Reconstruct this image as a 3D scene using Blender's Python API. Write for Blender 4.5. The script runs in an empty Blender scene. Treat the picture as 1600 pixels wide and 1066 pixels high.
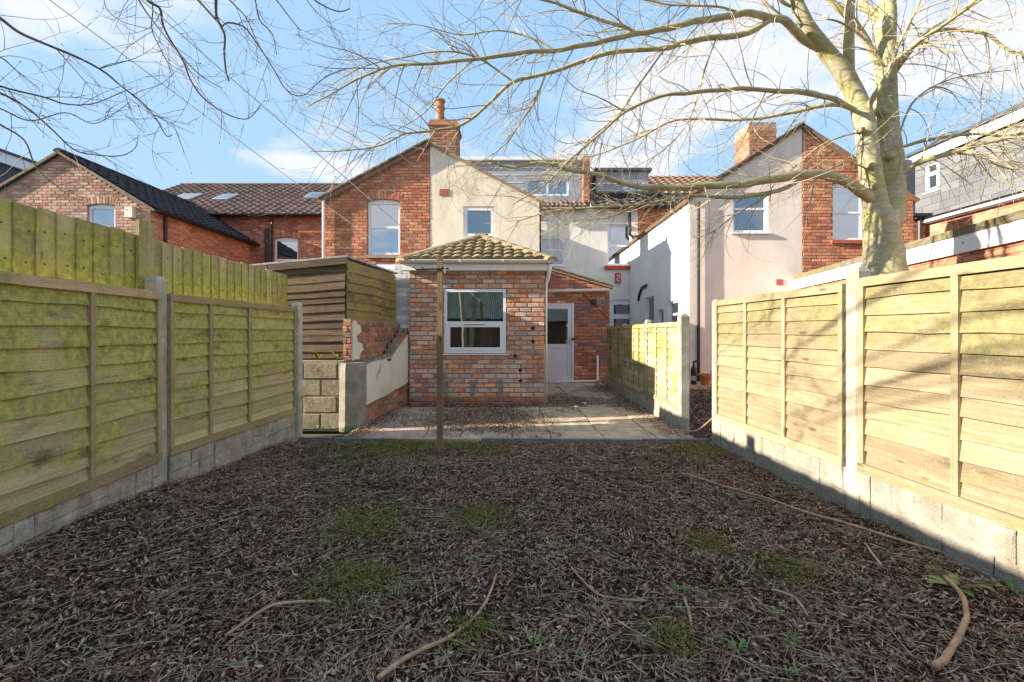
import bpy, math, random
import numpy as np
from mathutils import Vector, Matrix, Quaternion, noise
from mathutils.geometry import tessellate_polygon

# ---------------------------------------------------------------- camera, sky, sun, exposure
SC = bpy.context.scene
C = SC.collection
F, H, CX, HY = 711.1, 1.2, 800.0, 520.0
cam = bpy.data.objects.new('camera', bpy.data.cameras.new('camera')); C.objects.link(cam)
cam.location = (0, 0, H); cam.rotation_euler = (math.radians(90), 0, 0)
cam.data.sensor_width = 36; cam.data.lens = 16.0; cam.data.shift_y = -13 / 1600
cam.data.clip_start = 0.05; cam.data.clip_end = 3000
SC.camera = cam
SUN_DIR = Vector((1.0, 0.15, -0.36)).normalized()      # the way the light travels
sun = bpy.data.objects.new('sun', bpy.data.lights.new('sun', 'SUN')); C.objects.link(sun)
sun.data.energy = 2.0; sun.data.angle = math.radians(0.6); sun.data.color = (1.0, 0.88, 0.72)
sun.rotation_euler = SUN_DIR.to_track_quat('-Z', 'Y').to_euler()
sun.location = (-20, 0, 20)
SC.view_settings.view_transform = 'Standard'; SC.view_settings.look = 'None'
SC.view_settings.exposure = 2.9; SC.view_settings.gamma = 1.0; SC.view_settings.use_curve_mapping = False
SC.cycles.max_bounces = 6; SC.cycles.transparent_max_bounces = 8
SC.cycles.use_adaptive_sampling = True

def setup_world():
    w = bpy.data.worlds.new('World'); SC.world = w; w.use_nodes = True
    nt = w.node_tree; nt.nodes.clear()
    N = lambda t: nt.nodes.new(t)
    L = nt.links.new
    out = N('ShaderNodeOutputWorld'); bg = N('ShaderNodeBackground'); bg.inputs[1].default_value = 0.15
    sky = N('ShaderNodeTexSky'); sky.sky_type = 'NISHITA'; sky.sun_disc = False
    sky.sun_elevation = math.asin(-SUN_DIR.z)
    sky.sun_rotation = math.atan2(-SUN_DIR.x, -SUN_DIR.y)
    sky.air_density = 1.0; sky.dust_density = 0.5; sky.ozone_density = 2.2
    tc = N('ShaderNodeTexCoord'); sep = N('ShaderNodeSeparateXYZ'); L(tc.outputs['Generated'], sep.inputs[0])
    def math_(op, a, b=None, c=None):
        m = N('ShaderNodeMath'); m.operation = op
        for i, v in enumerate((a, b, c)):
            if v is None: continue
            if hasattr(v, 'is_linked'): L(v, m.inputs[i])
            else: m.inputs[i].default_value = v
        return m.outputs[0]
    # clouds lie on a high plane: project the direction on it
    zz = math_('MAXIMUM', sep.outputs[2], 0.0)
    zz = math_('ADD', zz, 0.16)
    cx = math_('DIVIDE', sep.outputs[0], zz); cy = math_('DIVIDE', sep.outputs[1], zz)
    cmb = N('ShaderNodeCombineXYZ'); L(cx, cmb.inputs[0]); L(cy, cmb.inputs[1]); cmb.inputs[2].default_value = 11.9
    n1 = N('ShaderNodeTexNoise'); n1.inputs['Scale'].default_value = 1.2; n1.inputs['Detail'].default_value = 7
    n1.inputs['Roughness'].default_value = 0.52; n1.inputs['Distortion'].default_value = 0.25
    L(cmb.outputs[0], n1.inputs['Vector'])
    mr = N('ShaderNodeMapRange'); mr.interpolation_type = 'SMOOTHSTEP'
    mr.inputs[1].default_value = 0.49; mr.inputs[2].default_value = 0.61
    L(n1.outputs[0], mr.inputs[0])
    # cloud body tone: brighter where thin, greyer where thick
    mr2 = N('ShaderNodeMapRange'); mr2.inputs[1].default_value = 0.5; mr2.inputs[2].default_value = 0.8
    L(n1.outputs[0], mr2.inputs[0])
    cc = N('ShaderNodeMix'); cc.data_type = 'RGBA'
    cc.inputs[6].default_value = (1.03, 1.01, 1.01, 1); cc.inputs[7].default_value = (.79, .78, .87, 1)
    L(mr2.outputs[0], cc.inputs[0])
    # the sky's steep rise towards the horizon is evened out, channel by channel: a c / (c + b)
    va = N('ShaderNodeVectorMath'); va.operation = 'ADD'; L(sky.outputs[0], va.inputs[0]); va.inputs[1].default_value = (.27, .26, .11)
    vd = N('ShaderNodeVectorMath'); vd.operation = 'DIVIDE'; L(sky.outputs[0], vd.inputs[0]); L(va.outputs[0], vd.inputs[1])
    sc_ = N('ShaderNodeVectorMath'); sc_.operation = 'MULTIPLY'; L(vd.outputs[0], sc_.inputs[0]); sc_.inputs[1].default_value = (.50, .73, .97)
    mx = N('ShaderNodeMix'); mx.data_type = 'RGBA'
    fac = math_('MULTIPLY', mr.outputs[0], 0.85)
    L(fac, mx.inputs[0]); L(sc_.outputs[0], mx.inputs[6]); L(cc.outputs[2], mx.inputs[7])
    L(mx.outputs[2], bg.inputs[0]); L(bg.outputs[0], out.inputs[0])
setup_world()

# ---------------------------------------------------------------- helpers
random.seed(7)
R = random.random
def U(a, b): return a + (b - a) * R()
Z = Vector((0, 0, 1))
def P(px, py, D): return Vector(((px - CX) * D / F, D, H + (HY - py) * D / F))
def G(px, py, z=0.0):
    D = (H - z) * F / (py - HY); return Vector(((px - CX) * D / F, D, z))

class MB:
    def __init__(s): s.v = []; s.f = []
    def add(s, vs, fs):
        o = len(s.v); s.v += [tuple(v) for v in vs]; s.f += [tuple(i + o for i in f) for f in fs]; return s
    def box(s, c, size, M=None):
        x, y, z = [k / 2 for k in size]
        vs = [Vector((i * x, j * y, k * z)) for i in (-1, 1) for j in (-1, 1) for k in (-1, 1)]
        if M is not None: vs = [M @ v for v in vs]
        c = Vector(c)
        return s.add([v + c for v in vs], [(0, 1, 3, 2), (4, 6, 7, 5), (0, 4, 5, 1), (2, 3, 7, 6), (0, 2, 6, 4), (1, 5, 7, 3)])
    def bar(s, a, b, w, h, up=Z):                       # box beam from a to b
        a, b = Vector(a), Vector(b); d = (b - a).normalized(); sd = d.cross(up)
        if sd.length < 1e-4: sd = d.cross(Vector((0, 1, 0)))
        sd.normalize(); u = sd.cross(d)
        vs = [p + sd * i * w / 2 + u * j * h / 2 for p in (a, b) for i, j in ((-1, -1), (1, -1), (1, 1), (-1, 1))]
        return s.add(vs, [(3, 2, 1, 0), (4, 5, 6, 7), (0, 1, 5, 4), (1, 2, 6, 5), (2, 3, 7, 6), (3, 0, 4, 7)])
    def tube(s, pts, rad, n=8, cap=True, wob=0.0):
        pts = [Vector(p) for p in pts]
        if not hasattr(rad, '__len__'): rad = [rad] * len(pts)
        o = len(s.v); m = len(pts)
        t = (pts[1] - pts[0]).normalized(); a = t.orthogonal().normalized()
        for i, p in enumerate(pts):
            t2 = (pts[min(i + 1, m - 1)] - pts[max(i - 1, 0)])
            t2 = t2.normalized() if t2.length > 1e-7 else t
            a = (a - t2 * a.dot(t2))
            a = a.normalized() if a.length > 1e-6 else t2.orthogonal().normalized()
            b = t2.cross(a); t = t2
            for k in range(n):
                an = 2 * math.pi * k / n; r = rad[i]
                q = p + (a * math.cos(an) + b * math.sin(an)) * r
                if wob:
                    q += (q - p) * wob * noise.noise(q * 7.0)
                s.v.append(tuple(q))
        for i in range(m - 1):
            for k in range(n):
                k2 = (k + 1) % n
                s.f.append((o + i * n + k, o + i * n + k2, o + (i + 1) * n + k2, o + (i + 1) * n + k))
        if cap:
            s.f.append(tuple(o + k for k in reversed(range(n)))); s.f.append(tuple(o + (m - 1) * n + k for k in range(n)))
        return s
    def lathe(s, base, prof, n=16):
        base = Vector(base); o = len(s.v)
        for r, z in prof:
            for k in range(n):
                an = 2 * math.pi * k / n; s.v.append(tuple(base + Vector((r * math.cos(an), r * math.sin(an), z))))
        for i in range(len(prof) - 1):
            for k in range(n):
                k2 = (k + 1) % n
                s.f.append((o + i * n + k, o + i * n + k2, o + (i + 1) * n + k2, o + (i + 1) * n + k))
        s.f.append(tuple(o + k for k in reversed(range(n)))); s.f.append(tuple(o + (len(prof) - 1) * n + k for k in range(n)))
        return s
    def prism(s, poly, ext):                            # poly: list of 3-D points, ext: vector
        n = len(poly); ext = Vector(ext); a = [Vector(p) for p in poly]
        tris = tessellate_polygon([a])
        vs = a + [p + ext for p in a]
        fs = [tuple(t) for t in tris] + [tuple(i + n for i in reversed(t)) for t in tris]
        fs += [(i, (i + 1) % n, (i + 1) % n + n, i + n) for i in range(n)]
        return s.add(vs, fs)
    def build(s, name, mat, parent=None, smooth=False, keep=False, fix=True):
        v = np.array(s.v, dtype=np.float64)
        if keep: o0 = Vector((0, 0, 0))
        else:
            lo, hi = v.min(0), v.max(0); o0 = Vector(((lo[0] + hi[0]) / 2, (lo[1] + hi[1]) / 2, lo[2]))
        me = bpy.data.meshes.new(name)
        me.from_pydata((v - np.array(o0)).tolist(), [], s.f); me.update()
        if fix:
            import bmesh
            bm = bmesh.new(); bm.from_mesh(me); bmesh.ops.recalc_face_normals(bm, faces=bm.faces); bm.to_mesh(me); bm.free()
        if smooth: me.shade_smooth()
        me.materials.append(mat)
        o = bpy.data.objects.new(name, me); C.objects.link(o); o.location = o0
        if parent is not None: setpar(o, parent)
        return o

WM = {}
def world(o):
    m = Matrix.LocRotScale(o.location, o.rotation_euler.to_quaternion(), o.scale) if o.rotation_mode != 'QUATERNION' else o.matrix_basis.copy()
    if o.parent is not None: return world(o.parent) @ o.matrix_parent_inverse @ m
    return m
def setpar(o, p):
    o.parent = p
    k = p.name
    if k not in WM: WM[k] = world(p).inverted()
    o.matrix_parent_inverse = WM[k]
def tag(o, label=None, cat=None, group=None, kind=None):
    if label: o['label'] = label
    if cat: o['category'] = cat
    if group: o['group'] = group
    if kind: o['kind'] = kind
    return o
def thing(name, loc, label, cat, group=None):
    o = bpy.data.objects.new(name, None); C.objects.link(o); o.location = loc; o.empty_display_size = 0.1
    return tag(o, label, cat, group)

# unit pieces -------------------------------------------------
def unit_mesh(name, vs, fs):
    me = bpy.data.meshes.new(name); me.from_pydata(vs, [], fs); me.update(); return me
def brick_unit(c=0.05, cz=0.12, j=0.0):
    v = []
    for (x, y, z) in ((.5, -1, .5), (.5, .55, .5), (.5 - c, 1, .5 - cz)):
        v += [(-x + U(-j, j), y, -z + U(-j, j)), (x + U(-j, j), y, -z + U(-j, j)), (x + U(-j, j), y, z + U(-j, j)), (-x + U(-j, j), y, z + U(-j, j))]
    f = [(8, 9, 10, 11)[::-1]]
    for a in (0, 4):
        for k in range(4):
            k2 = (k + 1) % 4; f.append((a + k, a + 4 + k, a + 4 + k2, a + k2))
    return v, f
BRICKS = [brick_unit(.035, .10, .022) for _ in range(6)]
STONES = [brick_unit(.07, .12, .045) for _ in range(8)]

def emit(root, name, mats, units, mat, budget=300, key=None, stuffname=None):
    """each matrix places one piece: the largest in view as objects, the rest joined in one part"""
    eye = Vector((0, 0, H))
    order = sorted(mats, key=key or (lambda m: (m.translation - eye).length))
    meshes = []
    for v, f in units:
        me = unit_mesh(name, v, f); me.materials.append(mat); meshes.append(me)
    for m in order[:budget]:
        o = bpy.data.objects.new(name, random.choice(meshes)); C.objects.link(o)
        setpar(o, root); o.matrix_basis = m
    rest = order[budget:]
    if rest:
        mb = MB()
        for m in rest:
            v, f = random.choice(units)
            mb.add([m @ Vector(q) for q in v], f)
        o = mb.build(stuffname or (name + '_field'), mat, root, fix=False); o['kind'] = 'stuff'

class Frame:                                            # a wall plane: u along it, z up, n outwards
    def __init__(s, o, u, n): s.o = Vector(o); s.u = Vector(u).normalized(); s.n = Vector(n).normalized()
    def p(s, u, z, off=0.0): return s.o + s.u * u + Z * z + s.n * off
def FX(D): return Frame((0, D, 0), (1, 0, 0), (0, -1, 0))

def arc_rect(u0, u1, z0, z1, rise, n=8):
    if rise <= 0: return [(u0, z0), (u1, z0), (u1, z1), (u0, z1)]
    w = (u1 - u0); r = (w * w / 4 + rise * rise) / (2 * rise); cu, cz = (u0 + u1) / 2, z1 - r
    a = math.asin(w / 2 / r)
    top = [(cu + r * math.sin(a - 2 * a * k / n), cz + r * math.cos(a - 2 * a * k / n)) for k in range(n + 1)]
    return [(u0, z0), (u1, z0)] + top

def wall(root, name, fr, outline, holes, thick, mat):
    loops = [[Vector((a, b, 0)) for a, b in outline]] + [[Vector((a, b, 0)) for a, b in h] for h in holes]
    tris = tessellate_polygon(loops); flat = [q for l in loops for q in l]; n = len(flat)
    vs = [fr.p(q.x, q.y, 0) for q in flat] + [fr.p(q.x, q.y, -thick) for q in flat]
    fs = [tuple(t) for t in tris] + [tuple(i + n for i in reversed(t)) for t in tris]
    k = 0
    for l in loops:
        m = len(l)
        for i in range(m): fs.append((k + i, k + (i + 1) % m, k + (i + 1) % m + n, k + i + n))
        k += m
    return MB().add(vs, fs).build(name, mat, root)

def brick_mats(fr, u0, u1, z0, z1, holes=(), inside=None, bl=.215, bh=.065, mj=.010, d=.010, bond=None, uneven=.0025):
    out = []; x = fr.n.cross(Z); row = 0; z = z0
    pitch = bl + mj
    while z + bh * .6 < z1:
        hh = min(bh, z1 - z); zc = z + hh / 2
        iv = [(u0, u1)]
        for (a, b, c, e) in holes:
            if zc > c and zc < e:
                nv = []
                for s, t in iv:
                    if b <= s or a >= t: nv.append((s, t)); continue
                    if a - s > .03: nv.append((s, a - mj * .5))
                    if t - b > .03: nv.append((b + mj * .5, t))
                iv = nv
        off = (row % 2) * pitch / 2 + U(-.02, .02)
        for s, t in iv:
            k = math.floor((s - u0 + off) / pitch)
            a = u0 - off + k * pitch
            while a < t:
                p, q = max(a, s), min(a + bl, t)
                if q - p > .035:
                    uc = (p + q) / 2
                    if inside is None or inside(uc, zc):
                        dd = d + U(-uneven, uneven)
                        ux = -x                                    # image right
                        M = Matrix.Identity(4)
                        ln = (q - p) * U(.97, 1.0); h2 = hh * U(.95, 1.0)
                        w = U(-.006, .006)
                        cx = x + Z * w; cz = Z - x * w
                        for r in range(3):
                            M[r][0] = cx[r] * ln; M[r][1] = fr.n[r] * dd; M[r][2] = cz[r] * h2
                        M.translation = fr.p(uc, zc)
                        out.append(M)
                a += pitch
        z += bh + mj; row += 1
    return out

# ---------------------------------------------------------------- materials
class NT:
    def __init__(s, name):
        s.m = bpy.data.materials.new(name); s.m.use_nodes = True; s.t = s.m.node_tree; s.t.nodes.clear()
        s.out = s.n('ShaderNodeOutputMaterial'); s.b = s.n('ShaderNodeBsdfPrincipled'); s.t.links.new(s.b.outputs[0], s.out.inputs[0])
        s._pos = None
    def n(s, t, **kw):
        o = s.t.nodes.new(t)
        for k, v in kw.items(): setattr(o, k, v)
        return o
    def set(s, sock, v):
        if hasattr(v, 'is_linked'): s.t.links.new(v, sock)
        else:
            if hasattr(sock.default_value, '__len__') and len(sock.default_value) == 4 and len(v) == 3: v = (*v, 1)
            sock.default_value = v
    def math(s, op, a, b=0.0, c=0.0, clamp=False):
        m = s.n('ShaderNodeMath', operation=op, use_clamp=clamp)
        for i, v in enumerate((a, b, c)): s.set(m.inputs[i], v)
        return m.outputs[0]
    def pos(s):
        if s._pos is None: s._pos = s.n('ShaderNodeNewGeometry').outputs['Position']
        return s._pos
    def obj(s): return s.n('ShaderNodeTexCoord').outputs['Object']
    def rnd(s):
        g = s.n('ShaderNodeNewGeometry'); o = s.n('ShaderNodeObjectInfo')
        return s.math('FRACT', s.math('ADD', s.math('MULTIPLY', g.outputs['Random Per Island'], 1.0), o.outputs['Random']))
    def map(s, v, scale=(1, 1, 1), loc=(0, 0, 0)):
        m = s.n('ShaderNodeMapping'); s.set(m.inputs['Vector'], v); s.set(m.inputs['Scale'], scale); s.set(m.inputs['Location'], loc); return m.outputs[0]
    def noise(s, v, scale, detail=4, rough=.55, dist=0.0):
        n = s.n('ShaderNodeTexNoise'); s.set(n.inputs['Vector'], v)
        s.set(n.inputs['Scale'], scale); s.set(n.inputs['Detail'], detail); s.set(n.inputs['Roughness'], rough); s.set(n.inputs['Distortion'], dist)
        return n.outputs[0]
    def ramp(s, f, stops, const=False):
        r = s.n('ShaderNodeValToRGB'); e = r.color_ramp.elements
        if const: r.color_ramp.interpolation = 'CONSTANT'
        while len(e) < len(stops): e.new(.5)
        for q, (p, c) in zip(e, stops): q.position = p; q.color = (*c, 1) if len(c) == 3 else c
        s.set(r.inputs[0], f); return r.outputs[0]
    def rng(s, f, a, b, c=0.0, d=1.0):
        m = s.n('ShaderNodeMapRange', interpolation_type='SMOOTHSTEP')
        s.set(m.inputs[0], f)
        for i, v in zip((1, 2, 3, 4), (a, b, c, d)): s.set(m.inputs[i], v)
        return m.outputs[0]
    def mix(s, f, a, b, blend='MIX'):
        m = s.n('ShaderNodeMix', data_type='RGBA', blend_type=blend); s.set(m.inputs[0], f); s.set(m.inputs[6], a); s.set(m.inputs[7], b); return m.outputs[2]
    def bump(s, h, strength=.4, dist=.01):
        b = s.n('ShaderNodeBump'); s.set(b.inputs['Height'], h); s.set(b.inputs['Strength'], strength); s.set(b.inputs['Distance'], dist)
        s.t.links.new(b.outputs[0], s.b.inputs['Normal'])
    def fin(s, col, rough=.85, spec=.3):
        s.set(s.b.inputs['Base Color'], col); s.set(s.b.inputs['Roughness'], rough); s.set(s.b.inputs['Specular IOR Level'], spec); return s.m

def m_plain(name, col, rough=.6, var=.12, scale=8, spec=.4, metallic=0.0, bump=0.0):
    t = NT(name); n = t.noise(t.pos(), scale, 5)
    c = t.mix(t.rng(n, .3, .75), [k * (1 - var) for k in col], [min(1, k * (1 + var)) for k in col])
    if bump: t.bump(t.noise(t.pos(), scale * 6, 4), bump, .004)
    t.b.inputs['Metallic'].default_value = metallic
    return t.fin(c, rough, spec)

def m_brick(name, pal, lime=.25, dirt=.3, limecol=(.5, .45, .4), bumps=.5):
    t = NT(name); r = t.rnd(); p = t.pos()
    c = t.ramp(r, [(i / len(pal), k) for i, k in enumerate(pal)], const=True)
    hv = t.math('FRACT', t.math('MULTIPLY', r, 17.3))
    c = t.mix(1.0, c, t.ramp(hv, [(0, (.82, .8, .8)), (1, (1.25, 1.22, 1.2))]), 'MULTIPLY')
    n = t.noise(p, 22, 6, .62); n2 = t.noise(p, 75, 4)
    lm = t.math('MULTIPLY', t.rng(n, .49, .68), lime)
    c = t.mix(lm, c, limecol)
    dk = t.math('MULTIPLY', t.rng(t.noise(t.map(p, loc=(5, 3, 9)), 13, 5, .6), .5, .7), dirt)
    c = t.mix(dk, c, [k * .28 for k in (.3, .22, .2)])
    big = t.rng(t.noise(p, 1.4, 3), .35, .7, .82, 1.12)
    cb = t.n('ShaderNodeCombineXYZ'); [t.set(cb.inputs[i], big) for i in range(3)]
    c = t.mix(1.0, c, cb.outputs[0], 'MULTIPLY')
    t.bump(t.math('ADD', n, t.math('MULTIPLY', n2, .6)), bumps, .006)
    return t.fin(c, .88, .2)

def m_mortar(name, col, moss=0.0):
    t = NT(name); p = t.pos()
    c = t.mix(t.rng(t.noise(p, 9, 6, .6), .3, .7), [k * .7 for k in col], [k * 1.15 for k in col])
    t.bump(t.noise(p, 90, 4), .5, .004)
    return t.fin(c, .95, .15)

def m_wood(name, dark, mid, light, algae=(.16, .19, .02), am=.0, az=None, black=.25, ascale=2.6, blackcol=(.035, .03, .02), gl=.8):
    """x of the piece runs along the grain"""
    t = NT(name); o = t.obj(); p = t.pos()
    r = t.n('ShaderNodeObjectInfo').outputs['Random']
    off = t.n('ShaderNodeCombineXYZ'); t.set(off.inputs[0], t.math('MULTIPLY', r, 37)); t.set(off.inputs[2], t.math('MULTIPLY', r, 11)); t.set(off.inputs[1], t.math('MULTIPLY', r, 23))
    v = t.n('ShaderNodeVectorMath', operation='ADD'); t.set(v.inputs[0], o); t.set(v.inputs[1], off.outputs[0]); v = v.outputs[0]
    warp = t.noise(t.map(v, (1.5, 1, 9)), 1.0, 3, .5)
    g = t.noise(t.map(v, (1.6, 40, 42)), 1.0, 5, .62, 1.2)
    g2 = t.noise(t.map(v, (7, 130, 150)), 1.0, 3, .6)
    c = t.ramp(g, [(.2, dark), (.48, mid), (.75, light)])
    c = t.mix(t.rng(warp, .35, .75, 0, .5), c, [k * .72 for k in mid])
    # knots: dark rounded spots with swirl
    vo = t.n('ShaderNodeTexVoronoi'); t.set(vo.inputs['Vector'], t.map(v, (2.2, 1, 7.5))); t.set(vo.inputs['Scale'], 1.0)
    kn = t.rng(vo.outputs['Distance'], .05, .13, 1, 0)
    c = t.mix(t.math('MULTIPLY', kn, .75), c, [k * .3 for k in dark])
    tone = t.math('ADD', .72, t.math('MULTIPLY', r, .52))
    cb = t.n('ShaderNodeCombineXYZ'); [t.set(cb.inputs[i], tone) for i in range(3)]
    c = t.mix(1.0, c, cb.outputs[0], 'MULTIPLY')
    if am > 0:
        a1 = t.noise(t.map(p, (1, 1, 1.6)), ascale, 7, .62)
        a2 = t.noise(t.map(p, (1, 1, 1), (3, 7, 1)), ascale * 9, 5, .65)
        f = t.math('ADD', a1, t.math('MULTIPLY', t.math('SUBTRACT', a2, .5), .35))
        if az:
            sz = t.n('ShaderNodeSeparateXYZ'); t.set(sz.inputs[0], p)
            f = t.math('ADD', f, t.rng(sz.outputs[2], az[0], az[1], az[2], az[3]))
        fa = t.math('MULTIPLY', t.rng(f, .40, .64), am)
        c = t.mix(fa, c, t.mix(t.rng(a2, .3, .7), [k * .6 for k in algae], [k * 1.3 for k in algae]))
    bk = t.noise(t.map(p, (1.3, 1.3, 4), (9, 2, 4)), 1.9, 7, .66)
    bk = t.math('MULTIPLY', t.rng(bk, .53, .72), black)
    c = t.mix(bk, c, blackcol)
    sp = t.noise(p, 95, 4, .7)
    c = t.mix(t.rng(sp, .52, .72, 0, .45), c, [k * .3 for k in dark]); c = t.mix(t.rng(t.noise(p, 55, 5, .7), .56, .72, 0, .5), c, [min(.75, k * 1.35) for k in light])
    t.bump(t.math('ADD', t.math('ADD', t.math('MULTIPLY', g, .9), t.math('MULTIPLY', g2, .7)), t.math('MULTIPLY', sp, .6)), .7, .008)
    return t.fin(c, gl, .25)

def m_concrete(name, col, algae=0.0, acol=(.16, .17, .05), grit=.35, rough=0.0):
    t = NT(name); p = t.pos()
    n = t.noise(p, 6, 7, .65); n2 = t.noise(p, 140, 3, .7)
    c = t.mix(t.rng(n, .3, .72), [k * .68 for k in col], [k * 1.15 for k in col])
    c = t.mix(t.math('MULTIPLY', t.rng(n2, .45, .68), grit), c, [k * .35 for k in col])
    if algae:
        c = t.mix(t.math('MULTIPLY', t.rng(t.noise(t.map(p, loc=(4, 4, 4)), 3.4, 7, .68), .47, .66), algae), c, acol)
    if rough:
        n3 = t.noise(t.map(p, loc=(1, 5, 2)), 26, 6, .7); n4 = t.noise(t.map(p, (1, 1, .5), (7, 3, 2)), 9, 6, .7)
        c = t.mix(t.rng(n3, .38, .66, rough * .75, 0), c, [k * .38 for k in col]); c = t.mix(t.rng(n4, .5, .68, 0, rough * .8), c, (.2, .135, .07))
        t.bump(t.math('ADD', t.math('MULTIPLY', n3, 1.6), t.math('ADD', n, n2)), .9, .02)
    else: t.bump(t.math('ADD', n, n2), .5, .005)
    return t.fin(c, .92, .2)

def m_render(name, col, stain=.3, staincol=(.35, .28, .2), patch=0.0, patchcol=(.55, .42, .28), streak=True):
    t = NT(name); p = t.pos()
    n = t.noise(p, 1.6, 8, .66); n2 = t.noise(p, 60, 4, .6)
    c = t.mix(t.rng(n, .3, .7), [k * .9 for k in col], [min(.9, k * 1.05) for k in col])
    st = t.noise(t.map(p, (2.6, 2.6, .35)), 1.5, 7, .66)
    c = t.mix(t.math('MULTIPLY', t.rng(st, .48, .75), stain), c, staincol)
    if patch:
        c = t.mix(t.math('MULTIPLY', t.rng(t.noise(t.map(p, loc=(2, 8, 3)), 1.1, 8, .7), .55, .63), patch), c, patchcol)
    t.bump(t.math('ADD', t.math('MULTIPLY', n, .5), n2), .3, .006)
    return t.fin(c, .9, .2)

def m_tile(name, pal, moss=0.0, mosscol=(.14, .12, .02), lich=.3):
    t = NT(name); p = t.pos(); r = t.rnd()
    c = t.ramp(r, [(i / len(pal), k) for i, k in enumerate(pal)])
    n = t.noise(p, 14, 6, .65); n2 = t.noise(t.map(p, loc=(6, 1, 2)), 28, 5, .65)
    c = t.mix(t.math('MULTIPLY', t.rng(n2, .52, .7), lich), c, (.34, .3, .22))
    if moss: c = t.mix(t.math('MULTIPLY', t.rng(n, .42, .58), moss), c, t.mix(t.rng(n2, .3, .7), [k * .5 for k in mosscol], [k * 1.5 for k in mosscol]))
    t.bump(t.math('ADD', n, n2), .6, .01)
    return t.fin(c, .9, .2)

def m_glass(name, tint=(.02, .025, .03), refl=.42, trans=False):
    t = NT(name); t.t.nodes.remove(t.b)
    gl = t.n('ShaderNodeBsdfGlossy'); gl.inputs['Roughness'].default_value = .015; gl.inputs['Color'].default_value = (.92, .96, 1, 1)
    nn = t.n('ShaderNodeBump'); nn.inputs['Strength'].default_value = .02; nn.inputs['Distance'].default_value = .02
    t.set(nn.inputs['Height'], t.noise(t.pos(), 2.2, 2)); t.t.links.new(nn.outputs[0], gl.inputs['Normal'])
    if trans: ot = t.n('ShaderNodeBsdfTransparent'); ot.inputs[0].default_value = (.75, .8, .78, 1)
    else: ot = t.n('ShaderNodeBsdfDiffuse'); ot.inputs[0].default_value = (*tint, 1)
    fr = t.n('ShaderNodeLayerWeight'); fr.inputs[0].default_value = .25
    mx = t.n('ShaderNodeMixShader'); t.set(mx.inputs[0], t.rng(fr.outputs['Fresnel'], 0, 1, refl, 1.0))
    t.t.links.new(ot.outputs[0], mx.inputs[1]); t.t.links.new(gl.outputs[0], mx.inputs[2]); t.t.links.new(mx.outputs[0], t.out.inputs[0])
    return t.m

def m_bark(name, a, b, green, ga=.6, pale=(.5, .48, .42), sc=1.0):
    t = NT(name); p = t.pos()
    n = t.noise(t.map(p, (9, 9, 26)), sc, 6, .6); n2 = t.noise(p, 5, 6, .6); n3 = t.noise(t.map(p, (1, 1, 1), (3, 1, 7)), 11, 5, .65)
    c = t.mix(t.rng(n, .3, .7), a, b)
    c = t.mix(t.math('MULTIPLY', t.rng(n2, .4, .62), ga), c, green)
    c = t.mix(t.math('MULTIPLY', t.rng(n3, .55, .68), .65), c, pale)
    c = t.mix(t.math('MULTIPLY', t.rng(t.noise(t.map(p, (3, 3, 60)), 1.0, 5, .7), .58, .7), .35), c, [k * .35 for k in a])
    t.bump(t.math('ADD', n, n2), .35, .012)
    return t.fin(c, .85, .2)

def m_island(name, stops, rough=.8, tw=0.0):
    t = NT(name); r = t.rnd()
    c = t.ramp(r, stops)
    c = t.mix(t.rng(t.noise(t.pos(), 60, 3), .4, .8, 0, .3), c, (.02, .015, .012))
    return t.fin(c, rough, .3)

def m_soil():
    t = NT('soil'); p = t.pos()
    n = t.noise(p, 30, 6, .7); n2 = t.noise(p, 2.3, 6, .65)
    c = t.ramp(n, [(.25, (.012, .009, .007)), (.5, (.035, .024, .018)), (.75, (.09, .065, .05))])
    c = t.mix(t.math('MULTIPLY', t.rng(t.math('ADD', n2, t.math('MULTIPLY', t.math('SUBTRACT', t.noise(p, 24, 4, .6), .5), .3)), .56, .68), .8), c, t.mix(n, (.03, .04, .006), (.10, .12, .015)))
    t.bump(n, .8, .02)
    return t.fin(c, .95, .1)

M = {}
M['soil'] = m_soil()
M['land'] = m_plain('land', (.06, .06, .03), .95, .4, 2)
M['litterground'] = m_plain('litter_ground', (.05, .035, .025), .95, .5, 25, bump=.8)
M['brick_ext'] = m_brick('brick_reclaimed', [(.62, .24, .12), (.64, .38, .27), (.66, .45, .34), (.46, .21, .15), (.66, .26, .11), (.60, .40, .31), (.52, .30, .22), (.64, .40, .29), (.54, .29, .21), (.68, .49, .38), (.50, .42, .39), (.68, .34, .17)], .7, .22, (.72, .62, .54))
M['brick_red'] = m_brick('brick_red', [(.5, .19, .10), (.56, .24, .12), (.45, .165, .095), (.58, .28, .15), (.4, .15, .095), (.54, .26, .17)], .28, .3)
M['brick_porch'] = m_brick('brick_porch', [(.46, .16, .085), (.5, .2, .11), (.42, .15, .085), (.5, .26, .17), (.3, .14, .11), (.54, .28, .17), (.46, .17, .085), (.24, .17, .16)], .35, .3)
M['brick_pink'] = m_brick('brick_pale_pink', [(.54, .34, .25), (.48, .27, .19), (.58, .41, .31), (.44, .23, .17), (.55, .36, .26), (.42, .21, .155)], .45, .25)
M['brick_orange'] = m_brick('brick_orange', [(.54, .25, .14), (.5, .21, .12), (.58, .29, .17), (.47, .18, .10), (.55, .27, .16)], .3, .12)
M['brick_old'] = m_brick('brick_old_exposed', [(.40, .16, .09), (.36, .2, .13), (.42, .24, .15), (.28, .13, .09), (.45, .19, .10), (.3, .22, .15)], .5, .45, (.5, .42, .3))
M['brick_white'] = m_brick('brick_painted_white', [(.74, .75, .76), (.78, .79, .79), (.71, .73, .75)], .1, .08, (.8, .8, .8))
M['mortar_ext'] = m_mortar('mortar_ext', (.36, .27, .21))
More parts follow.
